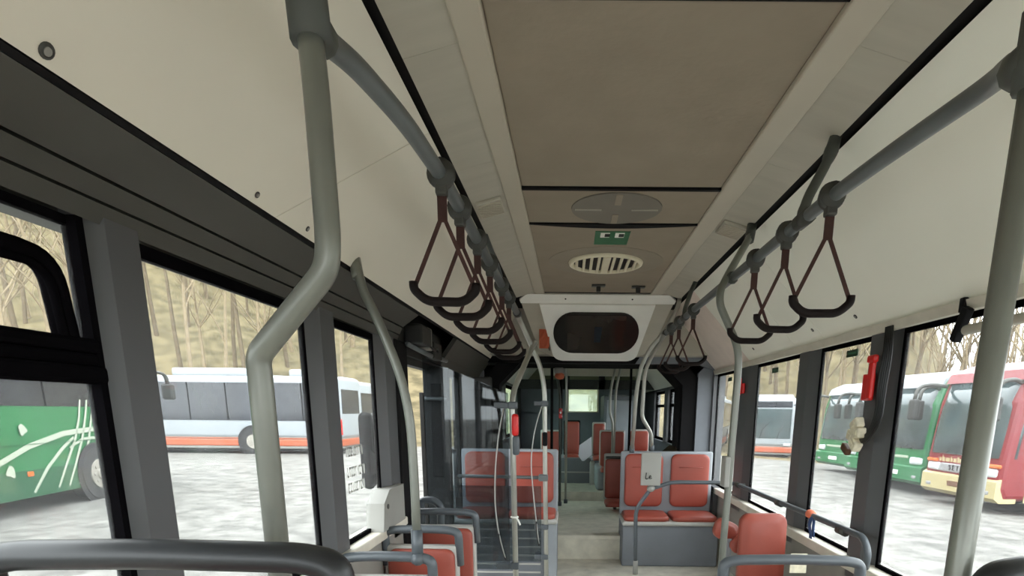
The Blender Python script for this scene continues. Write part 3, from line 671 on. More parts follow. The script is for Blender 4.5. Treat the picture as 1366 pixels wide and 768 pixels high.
# low rail: post, knee, cross bar and run along the windows
t = thing('window_rail', (1.34, 3.6, .78), 'grey low handrail crossing before the right double seat and along the windows', 'handrail')
MB().tube([(.565, 4.8, 0), (.55, 4.8, .56), (.668, 4.8, .73), (.72, 4.8, .745), (.835, 4.8, .787), (1.30, 4.8, .787), (1.345, 4.74, .785), (1.345, 2.62, .80), (1.345, 2.56, .74), (1.36, 2.60, .66)], .0165, .07, n=12).build('tube', 'handle', t)
MB().blob((.668, 4.79, .735), .035, .035, .03).build('joint', 'plate', t); MB().tube([(.565, 4.8, 0), (.563, 4.8, .12)], .022).build('socket', 'plate', t)
for y in (4.66, 3.72, 2.83): MB().tube([(1.345, y-.04, .786), (1.345, y+.04, .786)], .022).box(1.345, 1.40, y-.012, y+.012, .775, .797).build('clip', 'clamp', t)
# grey plate with handwriting
t = thing('notice_plate', (.657, 4.76, .75), 'blank grey plate with handwritten letters before the right double seat', 'plate')
MB().box(.577, .738, 4.752, 4.772, .762, 1.03, .006).build('plate', 'plate', t)
o = MB().tube([(.618, 4.749, .895), (.612, 4.749, .835), (.616, 4.749, .822), (.642, 4.749, .832)], .005, .01, n=6)
o.tube([(.652, 4.749, .842), (.672, 4.749, .846), (.668, 4.749, .862), (.655, 4.749, .860), (.650, 4.749, .838), (.660, 4.749, .826), (.682, 4.749, .834)], .005, .008, n=6)
for v in o.bm.verts: v.co = V(.64+(v.co.x-.645)*.72, v.co.y, .835+(v.co.z-.85)*.72)
o.build('lettering', 'ink', t)
# ------------------------------------------------------------------ hanging straps
def make_strap(label, group):
    t = thing('hanging_strap', (0, 0, 0), label, 'hanging strap', group)
    o = MB().tube([(0, -.022, 0), (0, .022, 0)], .034, n=16).ring((0, 0, 0), .030, .009, 'y').box(-.016, .016, -.018, .018, -.055, -.02, .006); o.build('clamp', 'clamp', t)
    MB().ribbon([(0, -.002, -.03), (0, -.002, -.118)], .026, .006, (0, 1, 0), (1, 0, 0)).build('stem', 'strap', t)
    for s in (-1, 1):
        MB().ribbon([(s*.003, 0, -.105), (s*.045, 0, -.20), (s*.084, 0, -.288)], .012, .006, (0, 1, 0), (1, 0, 0)).build('webbing', 'strap', t)
    MB().tube([(-.086, .003, -.272), (-.086, .003, -.292), (-.052, .003, -.323), (.052, .003, -.323), (.086, .003, -.292), (.086, .003, -.272)], .0125, .03, n=12).build('grip', 'grip', t)
    return t
Lst = [(1.75, 0.10), (2.02, -.06), (2.37, .05), (2.72, -.04), (3.17, .03), (3.52, .22)]
names = ['nearest strap on the left grab rail', 'second strap on the left grab rail', 'third strap on the left grab rail', 'fourth strap on the left grab rail', 'fifth strap on the left grab rail', 'farthest strap on the left grab rail, turned sideways']
proto = None
for (y, rz), nm in zip(Lst, names):
    lb = 'brown triangular strap, '+nm
    if proto is None: proto = make_strap(lb, 'straps on the left grab rail'); proto.location = (RXL, y, RZ); proto.rotation_euler.z = rz
    else: dup(proto, (RXL, y, RZ), rz, lb, 'straps on the left grab rail')
for (y, rz), nm in zip([(1.89, -.05), (2.25, .06), (2.61, .0), (3.85, -.1), (4.34, .08), (4.66, .05)], ['nearest strap on the right grab rail', 'second strap on the right grab rail', 'third strap on the right grab rail beside the bent steel pole', 'fourth strap on the right grab rail, before the pinkish panel', 'fifth strap on the right grab rail, before the pinkish panel', 'farthest strap on the right grab rail']):
    dup(proto, (RXR, y, RZ), rz, 'brown triangular strap, '+nm, 'straps on the right grab rail')
# ------------------------------------------------------------------ seats
def handle_seat(name, x0, x1, y, ztop, label, group=None, hh=.05, floorz=0., ht=.10, red='red', hmat='handle'):
    """single seat facing the viewer with a plastic grab loop along its top"""
    xc = (x0+x1)/2; w = x1-x0; t = thing(name, (xc, y, floorz), label, 'seat', group)
    zb = ztop-ht
    loop = MB(); r = hh/2
    loop.tube([(x0+.016, y+.01, zb-.10), (x0+.018, y, ztop-r-.012), (x0+.07, y, ztop-r), (xc, y, ztop-r+.004), (x1-.07, y, ztop-r), (x1-.018, y, ztop-r-.012), (x1-.016, y+.01, zb-.10)], r, .045, n=12, flat=.8)
    loop.build('grab_handle', hmat, t)
    MB().box(x0+.02, x1-.02, y-.015, y+.035, zb-.45, zb, .014, seg=3).build('back_shell', 'seatedge', t)
    MB().puff((xc, y-.012, zb-.225), (1,0,0), (0,.02,1), w-.07, .42, .035, .04).build('backrest', red, t)
    MB().box(x0+.015, x1-.015, y-.40, y+.02, zb-.50, zb-.44, .02, seg=3).build('seat_pan', 'seatgrey', t)
    MB().puff((xc, y-.19, zb-.445), (1,0,0), (0,1,0), w-.05, .38, .045, .06).build('cushion', red, t)
    MB().box(xc-.10, xc+.10, y-.25, y-.02, floorz, zb-.49, .02).build('pedestal', 'base', t)
    return t
handle_seat('passenger_chair', -.905, -.515, 2.2, .815, 'red window seat with grey grab handle and the slim pole on it', 'single seats along the left windows')
handle_seat('passenger_chair', -.905, -.515, 2.75, .812, 'red window seat with grey grab handle, second in the left row', 'single seats along the left windows')
handle_seat('passenger_chair', -.905, -.51, 3.24, .815, 'red window seat with grey grab handle beside the left door column', 'single seats along the left windows')
handle_seat('front_chair', -.905, -.331, .85, 1.16, 'seat with a broad dark grey grab handle in the left foreground', None, .058, .0, .13, hmat='handledark')
handle_seat('front_chair', .650, 1.25, .9, 1.138, 'seat with a dark grey grab handle in the bottom right corner', None, .058, .0, .13, hmat='handledark')
handle_seat('aisle_chair', .555, 1.10, 2.1, .842, 'seat with a pale grey grab handle beside the low window rail', None, .048, .0, .10)
# single side handle near the door column
t = thing('armrest', (-.83, 3.42, .6), 'small grey looped armrest beside the left door', 'armrest')
MB().tube([(-.88, 3.42, .60), (-.88, 3.42, .83), (-.80, 3.42, .83), (-.76, 3.42, .79), (-.77, 3.42, .62)], .022, .04, n=10).build('loop', 'handle', t)
# folded red seat by the right window
t = thing('folding_chair', (1.1, 3.4, 0), 'plain red backrest standing alone by the right windows', 'seat')
MB().puff((1.105, 3.3, .58), (1, .04, 0), (0, .05, 1), .268, .42, .055, .055, .3).build('backrest', 'red', t)
MB().box(1.0, 1.21, 3.305, 3.34, .38, .76, .012).build('back_shell', 'seatgrey', t)
MB().puff((.935, 3.46, .66), (.8, .1, -.35), (.25, 0, .9), .15, .12, .05, .04, .3).build('cushion', 'red', t)
MB().puff((1.0, 3.38, .60), (.5, .1, .5), (-.5, 0, .7), .12, .08, .03, .03).build('side_pad', 'red', t)
MB().box(.93, .97, 3.40, 3.48, 0, .62, .01).box(1.05, 1.18, 3.30, 3.42, 0, .40, .02).build('pedestal', 'seatgrey', t)
t = thing('yellow_tag', (1.04, 2.55, .70), 'cream paper tag seen through the grab handle by the window rail', 'tag')
MB().box(.995, 1.07, 2.55, 2.556, .645, .735, .002).build('tag', 'conn', t)
def double_seat(x0, x1, yf, yb, zs, zt, z0, label, slats=False):
    t = thing('double_bench', ((x0+x1)/2, yb, z0), label, 'seat'); xm = (x0+x1)/2; w = (x1-x0)/2
    MB().box(x0, x1, yf+.02, yb+.02, z0, zs-.06, .012).build('base', 'base', t)
    MB().box(x0-.005, x1+.005, yf-.01, yb+.03, zs-.085, zs-.045, .015, seg=3).build('seat_pan', 'seatedge', t)
    o = MB().box(x0, x1, yb-.01, yb+.035, zs-.05, zt, .02, seg=3); o.build('back_shell', 'seatgrey', t)
    for s in (-1, 1):
        xc = xm+s*w/2
        MB().puff((xc, yb-.012, (zs+zt)/2+.005), (1,0,0), (0,.0,1), w-.075, zt-zs-.055, .045, .055, .2).build('backrest', 'red', t)
        MB().puff((xc, (yf+yb)/2-.01, zs-.045), (1,0,0), (0,1,0), w-.03, yb-yf-.02, .045, .06, .15).build('cushion', 'red', t)
        MB().tube([(xc-.11, yb-.072, zt-.14), (xc+.11, yb-.072, zt-.14)], .0035, n=6).build('seam', 'red', t)
    if slats:
        o = MB()
        for i in range(6): o.box(x0+.03, x1-.13, yf+.004, yf+.022, z0+.06+i*.07, z0+.072+i*.07)
        o.build('grille_slat', 'seatedge', t)
        MB().box(x1-.1, x1, yf-.0, yf+.02, z0, zs-.08, .01).build('side_post', 'seatgrey', t)
    return t
double_seat(-.92, -.10, 4.58, 4.97, .55, 1.035, 0, 'red double seat behind the glass partition on the left', True)
double_seat(.47, 1.32, 5.04, 5.44, .455, .995, 0, 'red double seat under the grey plate on the right of the aisle')
def back_seat(name, x0, x1, y, z0, z1, label, legs=None, edge='seatedge', top=False):
    xc = (x0+x1)/2; w = x1-x0; t = thing(name, (xc, y, legs if legs is not None else z0), label, 'seat')
    MB().box(x0, x1, y, y+.04, z0, z1, .02, seg=3).build('back_shell', edge, t)
    MB().puff((xc, y+.005, (z0+z1)/2-(.02 if top else 0)), (1,0,0), (0,0,1), w-.03, z1-z0-(.09 if top else .04), .035, .03).build('backrest', 'red', t)
    MB().puff((xc, y-.17, z0-.03), (1,0,0), (0,1,0), w-.02, .36, .05, .04).build('cushion', 'red', t)
    if top: MB().tube([(x0+.02, y-.01, z1-.045), (x1-.02, y-.01, z1-.045)], .016).build('grab_handle', 'joint', t)
    if legs is not None: MB().tube([(xc, y-.1, z0-.03), (xc, y-.1, legs)], .02).build('leg', 'steel', t)
    return t
back_seat('rear_chair', -.10, .15, 9.0, .69, 1.215, 'red seat with dark edging in the middle of the rear bench', None, 'black')
back_seat('rear_chair', .31, .50, 8.4, .72, 1.20, 'slim red seat back behind the white paper in the rear section', None)
back_seat('rear_chair', .385, .72, 7.8, .62, 1.11, 'red rear seat with pale frame, left of the back section pole', .34)
back_seat('rear_chair', .80, 1.09, 8.2, .80, 1.11, 'red rear seat nearest the right rear windows', .34)
back_seat('rear_chair', -.40, -.12, 8.0, .66, 1.10, 'red rear seat left of the aisle behind the bellows', .34)
back_seat('folding_chair', .40, .66, 6.9, .32, .87, 'red seat with dark grab edge beside the right double seat', .225, 'seatedge', True)
t = thing('wheel_housing', (.42, 7.6, .34), 'grey rounded wheel housing beside the rear aisle', 'housing')
MB().box(.34, .46, 7.6, 8.35, .34, .64, .04, seg=3).build('cover', 'seatgrey', t); MB().box(.28, .35, 8.2, 8.36, .3, .66, .02, seg=3).build('edge_post', 'seatedge', t)
t = thing('folded_paper', (.19, 8.37, .70), 'folded white paper standing on the rear platform', 'paper')
MB().poly([(.17, 8.34, .66), (.12, 8.34, .73), (.13, 8.34, .88), (.30, 8.34, 1.0), (.31, 8.34, .75), (.2, 8.34, .66)], .006, (0, 1, 0)).build('sheet', 'paper', t)
# rear poles
for pts, lb, mt in (([(-.10, 7.2, 2.2), (-.05, 7.2, 1.75), (-.05, 7.2, .23)], 'steel pole left of the rear aisle beyond the bellows', 'steel'),
                ([(.62, 7.6, 2.2), (.55, 7.6, 1.85), (.50, 7.6, 1.6), (.50, 7.6, 1.32), (.54, 7.6, 1.22), (.545, 7.6, .34)], 'left slim curved pole in the rear section on the right', 'steel'),
                ([(.70, 7.7, 2.2), (.62, 7.7, 1.85), (.575, 7.7, 1.6), (.565, 7.7, .34)], 'right slim curved pole in the rear section on the right', 'steel'),
                ([(.725, 7.3, 2.2), (.725, 7.3, .23)], 'black upright pole in the rear section on the right', 'black'),
                ([(-.21, 6.75, 2.2), (-.21, 6.75, 1.0), (-.21, 6.75, .23)], 'black upright pole in the rear section on the left', 'black'),
                ([(-.28, 6.8, 2.2), (-.17, 6.9, 1.85), (-.12, 7.0, 1.5), (-.12, 7.0, .23)], 'dark curved pole in the rear section on the left', 'joint')):
    t = thing('rear_pole', pts[-1], lb, 'pole'); MB().tube(pts, .016, .1, n=10).build('tube', mt, t)
    p = pts[-1]; MB().tube([p, (p[0], p[1], p[2]+.05)], .024).build('socket', 'handle', t)
t = thing('stop_button', (-.085, 6.99, 1.30), 'small red stop button on the dark curved rear pole', 'button')
MB().box(-.135, -.095, 6.955, 6.99, 1.26, 1.38, .01).build('housing', 'redplastic', t); MB().disc((-.115, 6.953, 1.33), .012, .006, 'y', 12).build('button', 'white', t)
# ------------------------------------------------------------------ right wall fittings
t = thing('emergency_hammer', (1.37, 2.78, 1.5), 'red emergency hammer in its holder on the right pillar', 'hammer')
MB().box(1.365, 1.395, 2.775, 2.845, 1.41, 1.53, .008).build('holder', 'redplastic', t)
MB().box(1.352, 1.372, 2.735, 2.775, 1.415, 1.58, .008).box(1.352, 1.378, 2.73, 2.80, 1.575, 1.61, .01).build('hammer', 'redplastic', t)
t = thing('emergency_hammer', (1.385, 4.9, 1.56), 'small red emergency hammer on the pillar behind the bent steel pole', 'hammer')
MB().box(1.37, 1.395, 4.83, 4.93, 1.50, 1.58, .008).build('holder', 'redplastic', t); MB().box(1.36, 1.375, 4.86, 4.89, 1.49, 1.62, .006).build('hammer', 'redplastic', t)
t = thing('cable_bundle', (1.375, 2.68, 1.4), 'loose black cables hanging down the right pillar', 'cables')
for i in range(5):
    o = MB(); q = i*.013
    o.tube([(1.375, 2.70-q, 1.72), (1.37, 2.685-q*1.3, 1.60), (1.362, 2.69-q*1.4, 1.47), (1.358, 2.665-q, 1.36-.012*i), (1.355, 2.70+.004*i, 1.27-.012*i), (1.352, 2.77, 1.235-.004*i)], .005, .06, n=6); o.build('cable', 'cable', t)
for i, (y, z) in enumerate(((2.79, 1.30), (2.765, 1.262), (2.815, 1.248), (2.785, 1.212))):
    MB().box(1.318, 1.36, y-.034, y+.034, z-.024, z+.024, .008, Matrix.Rotation(.4*i-.5, 3, 'X')).box(1.314, 1.322, y-.02, y+.02, z-.012, z+.012, .003, Matrix.Rotation(.4*i-.5, 3, 'X')).build('connector', 'conn', t)
MB().box(1.32, 1.35, 2.83, 2.90, 1.165, 1.20, .008, Matrix.Rotation(.5, 3, 'X')).build('plug', 'brown', t)
t = thing('roller_blind', (1.375, 2.05, 1.64), 'rolled sun blind with black bracket at the top of the right window', 'blind')
MB().box(1.36, 1.39, 2.165, 2.20, 1.60, 1.72, .006, Matrix.Rotation(.45, 3, 'X')).box(1.365, 1.395, 2.175, 2.20, 1.70, 1.75, .004).build('bracket', 'black', t)
MB().tube([(1.378, 2.16, 1.638), (1.378, .6, 1.648)], .017, n=12).build('roll', 'sill', t)
for y, z, lb in ((3.10, 1.648, 'dark green sticker at the top of the window behind the emergency hammer'), (4.24, 1.64, 'dark green sticker at the top of the window left of the middle pillar'), (5.42, 1.64, 'dark green sticker at the top of the last window before the bellows')):
    t = thing('window_sticker', (1.422, y, z), lb, 'sticker'); MB().box(1.4215, 1.4255, y-.06, y+.06, z-.017, z+.017).build('film', 'greendark', t); MB().box(1.4205, 1.4216, y-.045, y+.045, z-.004, z+.004).build('stripe', 'green', t)
t = thing('ribbon', (1.345, 3.19, .8), 'orange knot with a blue ribbon tied on the low window rail', 'ribbon')
MB().blob((1.345, 3.22, .80), .026, .05, .027, .12).build('knot', 'orange', t)
MB().ribbon([(1.33, 3.17, .80), (1.318, 3.165, .75), (1.325, 3.15, .70), (1.33, 3.165, .675)], .035, .004, (1, 0, 0), (0, 1, 0)).ribbon([(1.335, 3.15, .80), (1.328, 3.135, .74), (1.33, 3.13, .69)], .028, .004, (1, 0, 0), (0, 1, 0)).build('tail', 'blue', t)
# marks on window three, outer mirror
t = thing('window_lettering', (-.95, 2.55, 1.0), 'rows of worn grey lettering marks on the third left window', 'sticker')
for zz in (1.155, 1.07, 1.005):
    o = MB(); y = 2.42
    while y < 2.62:
        w_ = random.uniform(.012, .024); h_ = .042
        o.box(-.9215, -.9205, y, y+w_*.35, zz, zz+h_)
        if random.random() < .7: o.box(-.9215, -.9205, y, y+w_, zz+h_*.8, zz+h_)
        if random.random() < .7: o.box(-.9215, -.9205, y, y+w_, zz, zz+h_*.2)
        if random.random() < .6: o.box(-.9215, -.9205, y+w_*.7, y+w_, zz, zz+h_)
        y += w_+.008
    o.build('row', 'tape', t)
t = thing('door_mirror', (-1.1, 3.3, 1.12), 'dark elongated mirror outside the third left window', 'mirror')
MB().puff((-1.15, 3.36, 1.12), (.98, .2, 0), (0, 0, 1), .075, .43, .06, .037, .3).build('shell', 'black', t)
MB().prism([(-1.125, .98), (-1.085, 1.0), (-1.085, 1.10), (-1.125, 1.14)], 3.29, 3.35, 'y').build('arm', 'black', t)
MB().tube([(-1.10, 3.34, 1.05), (-.985, 3.3, 1.05)], .012).build('bracket', 'mech', t)
# ------------------------------------------------------------------ vehicles outside (local: front faces -Y, base z 0)
def wheels(t, pos, R=.48, xw=1.15):
    for y in pos:
        for s in (-1, 1):
            w_ = MB().disc((s*xw, y, R), R, .28, 'x', 28).build('wheel', 'tyre', t)
            o = MB().disc((s*(xw+.145), y, R), R*.56, .03, 'x', 24).disc((s*(xw+.165), y, R), R*.22, .05, 'x', 16)
            for k in range(8):
                a = k*math.pi/4; o.disc((s*(xw+.165), y+R*.38*math.cos(a), R+R*.38*math.sin(a)), .03, .03, 'x', 8)
            o.build('hub', 'hub', w_)
def arch(t, pos, R=.62):
    o = MB()
    for y in pos:
        for s in (-1, 1): o.disc((s*1.262, y, .48), R, .014, 'x', 28)
    o.build('wheel_arch', 'under', t)
def city_bus(label, loc, rz, group='white and orange city buses', L=12.):
    t = thing('city_bus', (0, 0, 0), label, 'bus', group); h = L/2
    MB().box(-1.26, 1.26, -h, h, .62, 2.95, .14, seg=3).build('body', 'bw', t)
    MB().box(-1.265, 1.265, -h-.005, h+.005, .30, .585, .05).box(-1.262, 1.262, -h+.1, h-.1, .60, .63).build('stripe', 'bo', t)
    MB().box(-1.24, 1.24, -h+.05, h-.05, .585, .66).box(-1.24, 1.24, -h+.05, h-.05, .22, .31).build('skirt', 'skirt', t)
    MB().box(-1.1, 1.1, -h+.3, h-.3, .1, .24).build('underbody', 'under', t)
    o = MB()
    for s in (-1, 1): o.box(min(s*1.255, s*1.272), max(s*1.255, s*1.272), -h+.5, h-.35, 1.28, 2.70, .0)
    o.build('side_windows', 'bglass', t)
    o = MB()
    for k in range(7):
        y = -h+1.9+k*1.45
        for s in (-1, 1): o.box(min(s*1.27, s*1.276), max(s*1.27, s*1.276), y-.025, y+.025, 1.28, 2.70)
    o.build('window_bars', 'frit', t)
    MB().box(-1.14, 1.14, -h-.02, -h+.1, .98, 2.45, .05).build('windscreen', 'cglass', t)
    MB().box(-1.12, 1.12, -h-.022, -h+.1, 2.47, 2.78, .03).build('destination_box', 'bglass', t)
    MB().box(-.95, .95, h-.05, h+.012, 1.55, 2.5, .03).build('rear_window', 'bglass', t)
    o = MB()
    for s in (-1, 1): o.box(s*1.0-.16, s*1.0+.16, -h-.02, -h+.05, .64, .78, .03)
    o.build('headlamp', 'lamp', t)
    o = MB()
    for s in (-1, 1): o.box(s*1.1-.06, s*1.1+.06, h-.04, h+.014, .75, 1.35, .02)
    o.build('tail_lamp', 'redplastic', t)
    MB().tube([(-.3, -h-.03, .95), (-.2, -h-.04, 1.4), (.1, -h-.04, 1.75)], .012).tube([(.5, -h-.03, .95), (.6, -h-.04, 1.3), (.75, -h-.04, 1.6)], .012).build('wiper', 'ink', t)
    MB().box(-.95, .95, -.5, 2.4, 2.93, 3.25, .1, seg=3).build('roof_unit', 'bw', t)
    MB().box(-.9, .9, 4.0, 5.2, 2.93, 3.22, .1, seg=3).build('roof_unit', 'bw', t)
    for s in (-1, 1):
        MB().tube([(s*1.15, -h+.05, 2.6), (s*1.38, -h-.18, 2.62), (s*1.42, -h-.2, 2.4)], .025, .1).box(s*1.42-.09, s*1.42+.09, -h-.24, -h-.14, 1.95, 2.4, .04).build('mirror', 'ink', t)
    arch(t, (-h+2.7, h-3.4)); wheels(t, (-h+2.7, h-3.4))
    t.location = loc; t.rotation_euler.z = rz
    return t
CB = []
cb = city_bus('white city bus with orange stripe parked broadside outside the second left window', (-14.9, 24.25, flat_z(-15, 0)), -math.pi/2)
dup(cb, (-15.9, 29.3, -.40), -math.pi/2, 'white bus whose end shows right behind the broadside city bus', 'white and orange city buses')
dup(cb, (-16.9, 34.6, -.40), -math.pi/2, 'farthest white bus end behind the broadside city bus, by the third pillar', 'white and orange city buses')
dup(cb, (11.9, 34.9, flat_z(11, 0)), math.radians(-22), 'white city bus facing the bus with its front between the two thin right pillars', 'white and orange city buses')
dup(cb, (8.3, 37.0, flat_z(9, 0)), math.radians(-18), 'white city bus front partly hidden behind the bent steel pole on the right', 'white and orange city buses')
def coach(label, loc, rz, body, lower, deep, L=11., red=False, swoosh=False, group=None, zk=1.):
    t = thing('coach', (0, 0, 0), label, 'coach', group); h = L/2
    prof = [(-h+.02, .30), (-h-.10, .55), (-h-.08, 1.15), (-h+.05, 2.4), (-h+.22, 3.0), (-h+.75, 3.25), (h-.3, 3.25), (h, 3.0), (h, .3)]
    o = MB().prism(prof, -1.24, 1.24, 'x')
    bmesh.ops.bevel(o.bm, geom=[e for e in o.bm.edges if abs(e.verts[0].co.x-e.verts[1].co.x) < 1e-4], offset=.13, segments=3, affect='EDGES', profile=.5)
    o.build('body', body, t)
    MB().prism([(-h-.02, .26), (-h-.15, .36), (-h-.15, .72), (-h-.06, .78), (-h+.35, .78), (-h+.35, .26)], -1.22, 1.22, 'x').build('bumper', lower, t)
    o = MB()
    for s in (-1, 1): o.box(min(s*1.235, s*1.252), max(s*1.235, s*1.252), -h+.5, h, .28, .72)
    o.build('side_skirt', lower, t)
    o = MB()
    for s in (-1, 1):
        o.prism([(-h+.32, 1.45), (-h+.48, 2.95), (h-.4, 2.95), (h-.4, 1.75), (-h+1.5, 1.75), (-h+1.3, 1.45)], min(s*1.235, s*1.25), max(s*1.235, s*1.25), 'x')
    o.build('side_windows', 'bglass', t)
    o = MB()
    for k in range(6):
        for s in (-1, 1): o.box(min(s*1.25, s*1.255), max(s*1.25, s*1.255), -h+2.2+k*1.4, -h+2.24+k*1.4, 1.75, 2.95)
    o.build('window_bars', 'frit', t)
    # windscreen: curved in plan, raked in profile
    o = MB(); bm = o.bm; rows = []
    for z, y in ((1.22, -h-.085), (1.7, -h-.045), (2.3, -h+.03), (2.86, -h+.17)):
        rows.append([bm.verts.new((x, y-.025+.30*max(0., (abs(x)-1.0)/.262)**2, z)) for x in [1.262*math.sin(math.pi/2*(-1+2*i/18)) for i in range(19)]])
    for i in range(3):
        for j in range(18): f = bm.faces.new((rows[i][j], rows[i][j+1], rows[i+1][j+1], rows[i+1][j])); f.smooth = True
    bmesh.ops.recalc_face_normals(bm, faces=bm.faces); bmesh.ops.solidify(bm, geom=bm.faces[:], thickness=.03)
    o.build('windscreen', 'cglass', t)
    MB().prism([(-h+.12, 2.86), (-h+.22, 3.08), (-h+.7, 3.28), (-h+.9, 3.28), (-h+.9, 2.86)], -1.18, 1.18, 'x').build('roof_cap', 'bw' if not red else 'cr', t)
    MB().tube([(-.5, -h-.12, 1.24), (-.1, -h+.0, 1.6)], .015).tube([(.4, -h-.12, 1.24), (.75, -h+.0, 1.6)], .015).build('wiper', 'ink', t)
    MB().box(-.8, .8, -h+.5, -h+.7, 1.2, 1.36, .05).build('dashboard', 'ink', t)
    for s in (-1, 1):
        MB().box(s*.9-.24, s*.9+.24, -h-.135, -h+.1, .80, 1.0, .06, Matrix.Rotation(s*.12, 3, 'Z')).build('headlamp', 'lamp', t)
        if red: MB().box(s*.98-.2, s*.98+.2, -h-.13, -h+.1, 1.005, 1.09, .03, Matrix.Rotation(s*.12, 3, 'Z')).build('indicator', 'amber', t)
        MB().box(s*.95-.1, s*.95+.1, -h-.16, -h-.1, .42, .52, .03).build('fog_lamp', 'grey', t)
        MB().tube([(s*1.12, -h+.12, 2.80), (s*1.25, -h-.15, 2.86), (s*1.32, -h-.5, 2.80), (s*1.32, -h-.55, 2.45)], .045, .25, n=10).build('mirror_arm', 'clamp', t)
        MB().box(s*1.32-.13, s*1.32+.13, -h-.62, -h-.46, 2.0, 2.5, .05).build('mirror', 'mech', t)
    MB().box(-.27, .27, -h-.165, -h-.13, .48, .60, .01).build('number_plate', 'white' if not red else 'brown', t)
    if red:
        MB().box(-.66, .66, -h-.13, -h+.05, .80, 1.0, .03).build('grille', 'grey', t)
        MB().box(-1.256, 1.256, -h+.9, h, 1.60, 1.63).build('side_line', 'bw', t)
        cu = bpy.data.curves.new('txt', 'FONT'); cu.body = 'SETRA'; cu.size = .17; cu.extrude = .008; cu.align_x = 'CENTER'; cu.space_character = 1.5
        to = bpy.data.objects.new('txt', cu); C.objects.link(to); bpy.context.view_layer.update()
        me = bpy.data.meshes.new_from_object(to.evaluated_get(bpy.context.evaluated_depsgraph_get())); bpy.data.objects.remove(to)
        for v in me.vertices: v.co = V(v.co.x, -h-.14-v.co.z, .85+v.co.y)
        me.materials.append(M['ink']); lt = bpy.data.objects.new('lettering', me); C.objects.link(lt); lt.parent = t; ORG[lt.name] = V(0, 0, 0)
        o = MB()
        x = -.75
        for k in range(9):
            ww = .07+.03*(k % 3); o.box(x, x+ww, -h-.088, -h-.07, 1.03, 1.12, .004)
            if k % 2: o.box(x, x+ww*.4, -h-.088, -h-.07, 1.12, 1.16)
            x += ww+.03
        o.build('front_marks', 'cream', t)
    else:
        MB().box(-.55, .55, -h-.105, -h-.05, .95, 1.02, .01).build('front_trim', 'swoosh', t)
    arch(t, (-h+2.5, h-3.0), .60); wheels(t, (-h+2.5, h-3.0), .49)
    if swoosh:
        s = -1; x = s*1.262
        yw = -h+2.5
        def rib(pts, w0):
            o = MB(); bm = o.bm; L_ = []; 
            for i, (y, z) in enumerate(pts):
                a = pts[max(i-1, 0)]; c = pts[min(i+1, len(pts)-1)]; dy, dz = c[0]-a[0], c[1]-a[1]; q = math.hypot(dy, dz); ny, nz = -dz/q, dy/q
                ww = w0*(.5+.5*math.sin(math.pi*(.15+.7*i/(len(pts)-1)))); L_.append((bm.verts.new((x, y+ny*ww/2, z+nz*ww/2)), bm.verts.new((x, y-ny*ww/2, z-nz*ww/2))))
            for i in range(len(L_)-1): bm.faces.new((L_[i][0], L_[i+1][0], L_[i+1][1], L_[i][1]))
            bmesh.ops.recalc_face_normals(bm, faces=bm.faces); bmesh.ops.solidify(bm, geom=bm.faces[:], thickness=.006); return o
        rib([(yw+3.6, .40), (yw+2.6, .80), (yw+1.7, 1.10), (yw+.8, 1.28), (yw, 1.33), (yw-.9, 1.28), (yw-1.8, 1.05)], .09).build('swoosh', 'swoosh', t)
        rib([(yw+1.75, .35), (yw+1.35, .72), (yw+.9, 1.02), (yw+.55, 1.2)], .06).build('swoosh', 'swoosh', t)
        for k in range(3):
            rib([(yw+1.15-.28*k, .36), (yw+.85-.26*k, .75), (yw+.52-.2*k, 1.15), (yw+.30-.18*k, 1.55), (yw+.2-.2*k, 1.92)], .05).build('swoosh', 'swoosh', t)
        rib([(yw+.7, 1.02), (yw+.3, 1.16), (yw, 1.17), (yw-.4, 1.1), (yw-.62, .9), (yw-.68, .5)], .05).build('swoosh', 'swoosh', t)
        for (yy, zz, sc, ro) in ((yw+2.55, 1.03, .24, .3), (yw+1.75, 1.33, .16, 1.1), (yw+2.2, .68, .17, 1.9), (yw-.75, 1.15, .2, 1.5), (yw-1.0, .8, .2, .6)):
            pts = []
            for k in range(12):
                a = 2*math.pi*k/12; rr_ = sc*(.55+.45*math.cos(a)) if k % 2 else sc*(.5+.4*math.cos(a)); yy_, zz_ = rr_*math.cos(a), sc*.55*math.sin(a)
                pts.append((x, yy+yy_*math.cos(ro)-zz_*math.sin(ro), zz+yy_*math.sin(ro)+zz_*math.cos(ro)))
            MB().poly(pts, .006, (-1, 0, 0)).build('leaf_mark', 'swoosh', t)
        MB().box(x-.008, x+.004, yw+1.7, yw+1.84, .62, .70, .01).build('side_lamp', 'amber', t)
        MB().box(x-.004, x+.004, -h+.6, h-.1, 1.13, 1.14).build('panel_seam', 'cg2', t)
    if zk != 1.:
        for o in list(t.children):
            for v in o.data.vertices:
                if v.co.z > 1.75: v.co.z = 1.75+(v.co.z-1.75)*zk
    t.location = loc; t.rotation_euler.z = rz
    return t
coach('green coach with pale swooshes and leaf marks outside the first left window', (-9.89, 8.14, -.40), math.pi+.165, 'cg', 'cg2', 'cg2', 11., swoosh=True, zk=.72)
